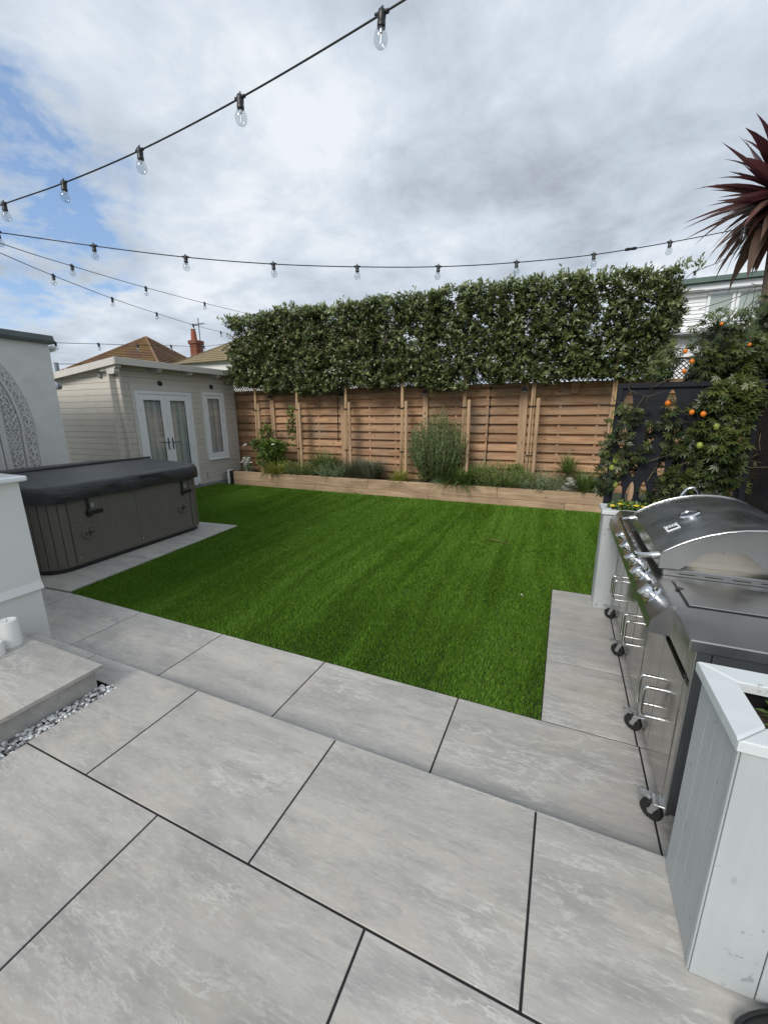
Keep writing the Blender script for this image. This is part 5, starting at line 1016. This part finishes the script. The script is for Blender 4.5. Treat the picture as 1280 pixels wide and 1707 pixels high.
# ================================================================ FESTOON LIGHTS
def catmull(P, n=14):
    P = [Vector(p) for p in P]; out_ = []
    Q = [P[0]*2-P[1]]+P+[P[-1]*2-P[-2]]
    for i in range(1, len(Q)-2):
        a, b_, c, d = Q[i-1:i+3]
        for j in range(n): s = j/n; out_.append(.5*((2*b_)+(c-a)*s+(2*a-5*b_+4*c-d)*s*s+(3*b_-a-3*c+d)*s**3))
    return out_+[P[-1]]
def bulb_meshes():
    b = MB().lathe([(.009, .014), (.015, .010), (.017, .0), (.017, -.010), (.0155, -.026), (.017, -.029), (.017, -.042), (.013, -.045)], (0, 0, 0), n=12); b.tube([(-.030, 0, .002), (.030, 0, .002)], .0075, 6); b.tube([(-.005, 0, .012), (-.004, 0, .024), (.004, 0, .024), (.005, 0, .012)], .0022, 5)
    g = MB().lathe([(.014, -.043), (.019, -.050), (.0265, -.068), (.0285, -.080), (.026, -.094), (.018, -.104), (.006, -.109), (.0005, -.1095)], (0, 0, 0), n=18); f = MB().lathe([(.007, -.045), (.006, -.060), (.0014, -.063), (.0014, -.095)], (0, 0, 0), n=8)
    r = []
    for nm, q, m_ in (('socket', b, 'black_plastic'), ('bulb', g, 'bulb_glass'), ('filament', f, 'zinc')):
        me = bpy.data.meshes.new(nm); me.from_pydata(q.v, [], q.f); me.polygons.foreach_set('use_smooth', [True]*len(me.polygons)); me.set_sharp_from_angle(angle=R(45)); me.materials.append(MT[m_]); me.update(); r.append(me)
    return r
SOCK, GLASS, FIL = bulb_meshes()
def festoon(label, knots, bulbs, r=.0042):
    t = thing('festoon_light', label, 'string light', knots[0], 'festoon light strings'); MB().tube(catmull(knots), r, 6).build('cable', 'black_plastic', t, True)
    for i, b_ in enumerate(bulbs):
        p = Vector(b_); ks = [Vector(k) for k in knots]; j = min(range(len(ks)-1), key=lambda q: ((ks[q]+ks[q+1])/2-p).length); d = ks[j+1]-ks[j]; yaw = math.atan2(d.y, d.x)
        o = bpy.data.objects.new('socket', SOCK); COL.objects.link(o); o.parent = t; o.location = p-ORG[t.name]; o.rotation_euler = (random.uniform(-.06, .06), random.uniform(-.07, .07), yaw); ORG[o.name] = p
        for nm, me in (('bulb', GLASS), ('filament', FIL)): c = bpy.data.objects.new(nm, me); COL.objects.link(c); c.parent = o
s1 = [(-.80, 1.83, 3.135), (-1.55, 1.86, 3.075), (-2.30, 1.89, 3.047), (-3.05, 1.92, 3.055), (-3.80, 1.95, 3.089)]
festoon('string of clear bulbs on black cable hanging over the patio slabs before the lawn', [(1.6, 1.72, 3.55), (.7, 1.77, 3.35), (-.05, 1.80, 3.22)]+s1+[(-4.7, 1.985, 3.12), (-7.04, 2.1, 2.75)], [(-.05, 1.80, 3.22), (.7, 1.77, 3.35)]+s1)
s2 = [(-3.84, 2.58, 3.035), (-3.18, 2.94, 2.964), (-2.52, 3.30, 2.924), (-1.87, 3.67, 2.92), (-1.21, 4.03, 2.935), (-.56, 4.39, 2.986), (.10, 4.76, 3.07), (.76, 5.12, 3.191), (1.41, 5.48, 3.331)]
festoon('long string of clear bulbs sagging across the lawn towards the cordyline', [(-5.7, 1.55, 3.26), (-4.5, 2.22, 3.12)]+s2+[(1.78, 5.98, 3.5)], [(-4.5, 2.22, 3.12)]+s2)
tag(MB().lathe([(.006, -.06), (.014, -.05), (.014, -.015), (.010, 0), (.014, .015), (.014, .05), (.006, .06)], (.42, 4.94, 3.128), (.66, .36, .11), 8).build('cable_connector', 'black_plastic', None, True), 'black plug connector in the cable of the long string light', 'connector')
s3 = [(-5.33, 3.292, 3.289), (-5.538, 4.367, 3.357), (-5.783, 5.641, 3.464), (-6.092, 7.242, 3.621)]
festoon('string of clear bulbs from the house to the hedge top, upper of two', [(-5.02, 1.55, 3.3), (-5.195, 2.58, 3.262)]+s3+[(-6.22, 7.88, 3.70)], [(-5.18, 2.5, 3.262)]+s3)
s4 = [(-5.65, 3.259, 3.222), (-5.991, 4.171, 3.224), (-6.358, 5.151, 3.263), (-6.776, 6.267, 3.324), (-7.202, 7.405, 3.416)]
festoon('string of clear bulbs from the house to the hedge end, lower of two', [(-5.02, 1.55, 3.29), (-5.427, 2.666, 3.24)]+s4+[(-7.38, 7.86, 3.46)], s4)
s5 = [(-7.106, 3.955, 2.692), (-7.156, 4.628, 2.773), (-7.211, 5.36, 2.86), (-7.267, 6.117, 2.957), (-7.334, 7.011, 3.072)]
festoon('low string of small bulbs from the outbuilding corner over the summer house roof', [(-7.09, 3.87, 2.70)]+s5+[(-7.40, 7.85, 3.26)], s5)
festoon('short string light cable from the cordyline to the right end of the hedge', [(1.78, 6.0, 3.55), (1.686, 7.005, 3.506), (1.515, 7.829, 3.587), (1.40, 7.9, 3.5)], [(1.52, 7.8, 3.585), (1.74, 6.35, 3.53)])

# ================================================================ BEYOND THE GARDEN
def uvquad(me_obj):
    me = me_obj.data; uv = me.uv_layers.new(name='UVMap')
    for p in me.polygons:
        n_ = p.normal; ax_ = Vector((0, 0, 1)).cross(n_); ax_ = ax_.normalized() if ax_.length > 1e-3 else Vector((1, 0, 0)); ay = n_.cross(ax_)
        for li in p.loop_indices: c = me.vertices[me.loops[li].vertex_index].co; uv.data[li].uv = (c.dot(ax_), c.dot(ay))
    return me_obj
def hiproof(t, apex0, apex1, corners, mat, ridge, courses=16):
    """four slopes laid in lapped courses, with ridge and hip tiles"""
    C = [Vector(c) for c in corners]; A = [Vector(apex0), Vector(apex1)]; faces = [(C[0], C[1], A[1], A[0]), (C[1], C[2], A[1], A[1]), (C[2], C[3], A[0], A[1]), (C[3], C[0], A[0], A[0])]
    for f in faces:
        b = MB(); nn = (f[1]-f[0]).cross(f[3]-f[0]).normalized(); nn = nn if nn.z > 0 else -nn
        for k in range(courses):
            s0, s1 = k/courses, (k+1)/courses; p = [f[0].lerp(f[3], s0), f[1].lerp(f[2], s0), f[1].lerp(f[2], s1), f[0].lerp(f[3], s1)]; o_ = nn*.05
            b.add([p[0], p[1], p[0]+o_, p[1]+o_, p[2]+nn*.005, p[3]+nn*.005], [(0, 1, 3, 2), (2, 3, 4, 5)])
        uvquad(b.build('roof_slope', mat, t))
    b = MB()
    for p, q in ((C[0], A[0]), (C[1], A[1]), (C[2], A[1]), (C[3], A[0]), (A[0], A[1])):
        if (p-q).length > .05: b.tube([p, q], .075, 6)
    b.build('ridge_tiles', ridge, t)
h1 = thing('neighbour_house', 'neighbouring house with steep brown tiled hipped roof tinged with moss', 'house', (-28.5, 22, 0)); Ap = Vector((-28.6, 22.0, 7.2)); dv = Vector((28.5, -22, 0)).normalized(); dv = Matrix.Rotation(.12, 3, 'Z') @ dv; pv = Vector((-dv.y, dv.x, 0)); Lc = 5.6; zd = -2.75
cs = [Ap+dv*Lc+Vector((0, 0, zd)), Ap+pv*Lc+Vector((0, 0, zd)), Ap-dv*Lc+Vector((0, 0, zd)), Ap-pv*Lc+Vector((0, 0, zd))]; hiproof(h1, Ap, Ap+Vector((.05, .02, 0)), cs, 'roof_red', 'ridge_clay', 20)
b = MB(); q = [Ap+(c-Ap)*.92 for c in cs]; b.add([(v.x, v.y, z) for z in (-.1, 4.75) for v in q], [(0, 1, 5, 4), (1, 2, 6, 5), (2, 3, 7, 6), (3, 0, 4, 7), (4, 5, 6, 7)]); b.build('wall', 'render_smooth', h1)
h2 = thing('bungalow', 'neighbouring bungalow with tan tiled roof partly hidden by the hedge', 'house', (-16, 23, 0)); hiproof(h2, (-18.9, 22.5, 6.75), (-12, 22.5, 6.75), [(-22.6, 19, 4.7), (-8, 19, 4.7), (-8, 26, 4.7), (-22.6, 26, 4.7)], 'roof_tan', 'roof_tan', 14); MB().box(-22.3, -8.4, 19.3, 25.7, -.1, 4.75).build('wall', 'render_smooth', h2)
ch = thing('chimney_stack', 'red brick chimney stack with clay pot and television aerial', 'chimney', (-23.7, 22, 0)); uvquad(MB().box(-24.0, -23.42, 21.7, 22.3, -.1, 6.35).build('stack', 'brick', ch)); uvquad(MB().box(-24.08, -23.34, 21.62, 22.38, 6.35, 6.6, .03).build('corbel', 'brick', ch)); MB().lathe([(.2, 6.6), (.18, 7.0), (.15, 7.25), (.16, 7.35)], (-23.85, 22, 0), n=12).build('pot', 'terracotta', ch, True, 40)
b = MB().tube([(-23.3, 22, 5.2), (-23.3, 22, 8.0)], .03, 5); b.tube([(-23.9, 22, 7.6), (-22.7, 21.9, 7.62)], .02, 4)
for k in range(6): b.tube([(-23.85+k*.2, 21.75, 7.6), (-23.85+k*.2, 22.25, 7.6)], .012, 4)
b.build('aerial', 'dark_steel', ch)
wh = thing('white_house', 'white weatherboarded upper storey with blinds in its window beyond the hedge', 'house', (8, 19, 0)); MB().box(2.9, 12, 16.06, 22, -.1, 5.12).build('wall', 'clapboard', wh)
for k in range(11):
    z = 3.95+k*.107
    for x0, x1 in (((2.9, 3.52), (5.0, 12)) if 4.14 < z < 5.02 else ((2.9, 12),)): b = MB().prism([(16.06, z), (16.02, z), (16.045, z+.109), (16.06, z+.109)], 0, x0, x1); b.build('weatherboard', 'clapboard', wh)
boxpart('fascia', 'white_upvc', wh, 2.8, 12, 15.9, 16.05, 5.10, 5.28, .01); boxpart('gutter', 'grey_pvc', wh, 2.8, 12, 15.8, 15.9, 5.04, 5.09, .01); b = MB().prism([(15.75, 5.285), (22, 5.6), (22, 5.7), (15.75, 5.42)], 0, 2.75, 12.1); b.build('roof', 'felt_green', wh); boxpart('ledge', 'grey_pvc', wh, 2.7, 12, 15.6, 16.055, 3.86, 3.93, .01)
b = MB()
for x0, x1 in ((3.53, 4.20), (4.23, 4.98)):
    b = MB(); f_ = .075; b.box(x0, x0+f_, 15.98, 16.05, 4.2, 5.03, .006); b.box(x1-f_, x1, 15.98, 16.05, 4.2, 5.03, .006); b.box(x0+f_, x1-f_, 15.98, 16.05, 4.2, 4.28, .006); b.box(x0+f_, x1-f_, 15.98, 16.05, 4.95, 5.03, .006); w_ = b.build('window', 'white_upvc', wh); boxpart('pane', 'pane_glass', w_, x0+f_-.004, x1-f_+.004, 16.0, 16.008, 4.276, 4.954, .001)
    for k in range(12): boxpart('blind_slat', 'blind', w_, x0+f_, x1-f_, 16.02, 16.04, 4.285+k*.0555, 4.285+k*.0555+.052, .003)
# ---- small things on the ground
def lawnleaf(p0, p1, w, label, mat, name='fallen_leaf'):
    a, c = Vector(p0), Vector(p1); d = (c-a).normalized(); s_ = d.cross(Vector((0, 0, 1))); n = 10; vs, fs = [], []
    for i in range(n+1):
        u = i/n; p = a.lerp(c, u)+Vector((0, 0, .012*math.sin(u*PI))); ww = w*math.sin(min(1, u*1.15+.05)*PI*.95)+.001; vs += [p-s_*ww, p+Vector((0, 0, -.004)), p+s_*ww]
    for i in range(n): fs += [(i*3, i*3+1, i*3+4, i*3+3), (i*3+1, i*3+2, i*3+5, i*3+4)]
    tag(MB().add(vs, fs).build(name, mat), label, 'leaf')
lawnleaf((-.839, 5.131, .026), (-.507, 4.997, .026), .012, 'long brown fallen cordyline leaf lying on the lawn', 'dead_leaf'); lawnleaf((-.25, 3.55, .026), (-.22, 3.53, .026), .007, 'tiny pale fallen leaf near the side of the lawn', 'flower_white'); lawnleaf((-7.3, 6.6, .026), (-7.26, 6.58, .026), .014, 'small yellow fallen leaf near the summer house', 'flower_yellow')
# black sandal beside the near planter
sd2 = thing('sandal', 'black rubber sandal on the patio beside the planter', 'sandal', (.63, 1.0, UP), rot=R(-68), local=True); out2 = [(.045*math.cos(a)*(1+.12*math.sin(a)), .125*math.sin(a)) for a in [2*PI*k/24 for k in range(24)]]
MB().prism(out2, 2, .0005, .022).build('sole', 'rubber', sd2, True, 40); MB().tube([(u*.93, v*.96, .026) for u, v in out2], .006, 6, closed=True).build('rim', 'black_plastic', sd2, True)
b = MB(); vs, fs = [], []
for i in range(9):
    a = PI*i/8
    for y in (.01, .07): vs.append((-.046*math.cos(a), y, .02+.035*math.sin(a)))
for i in range(8): fs.append((i*2, i*2+1, i*2+3, i*2+2))
b.add(vs, fs).build('strap', 'rubber', sd2, True)
# boundary wire post behind the summer house
wp2 = thing('wire_post', 'short grey post carrying a wire behind the summer house', 'post', (-10.9, 6.0, 0)); MB().tube([(-10.9, 6.0, -.1), (-10.9, 6.0, 2.83)], .05, 8).build('shaft', 'grey_pvc', wp2); MB().tube([(-10.9, 6.0, 2.80), (-9.2, 7.6, 2.86), (-7.9, 9.0, 2.95), (-6.3, 10.4, 3.1)], .008, 5).build('wire', 'black_plastic', wp2)
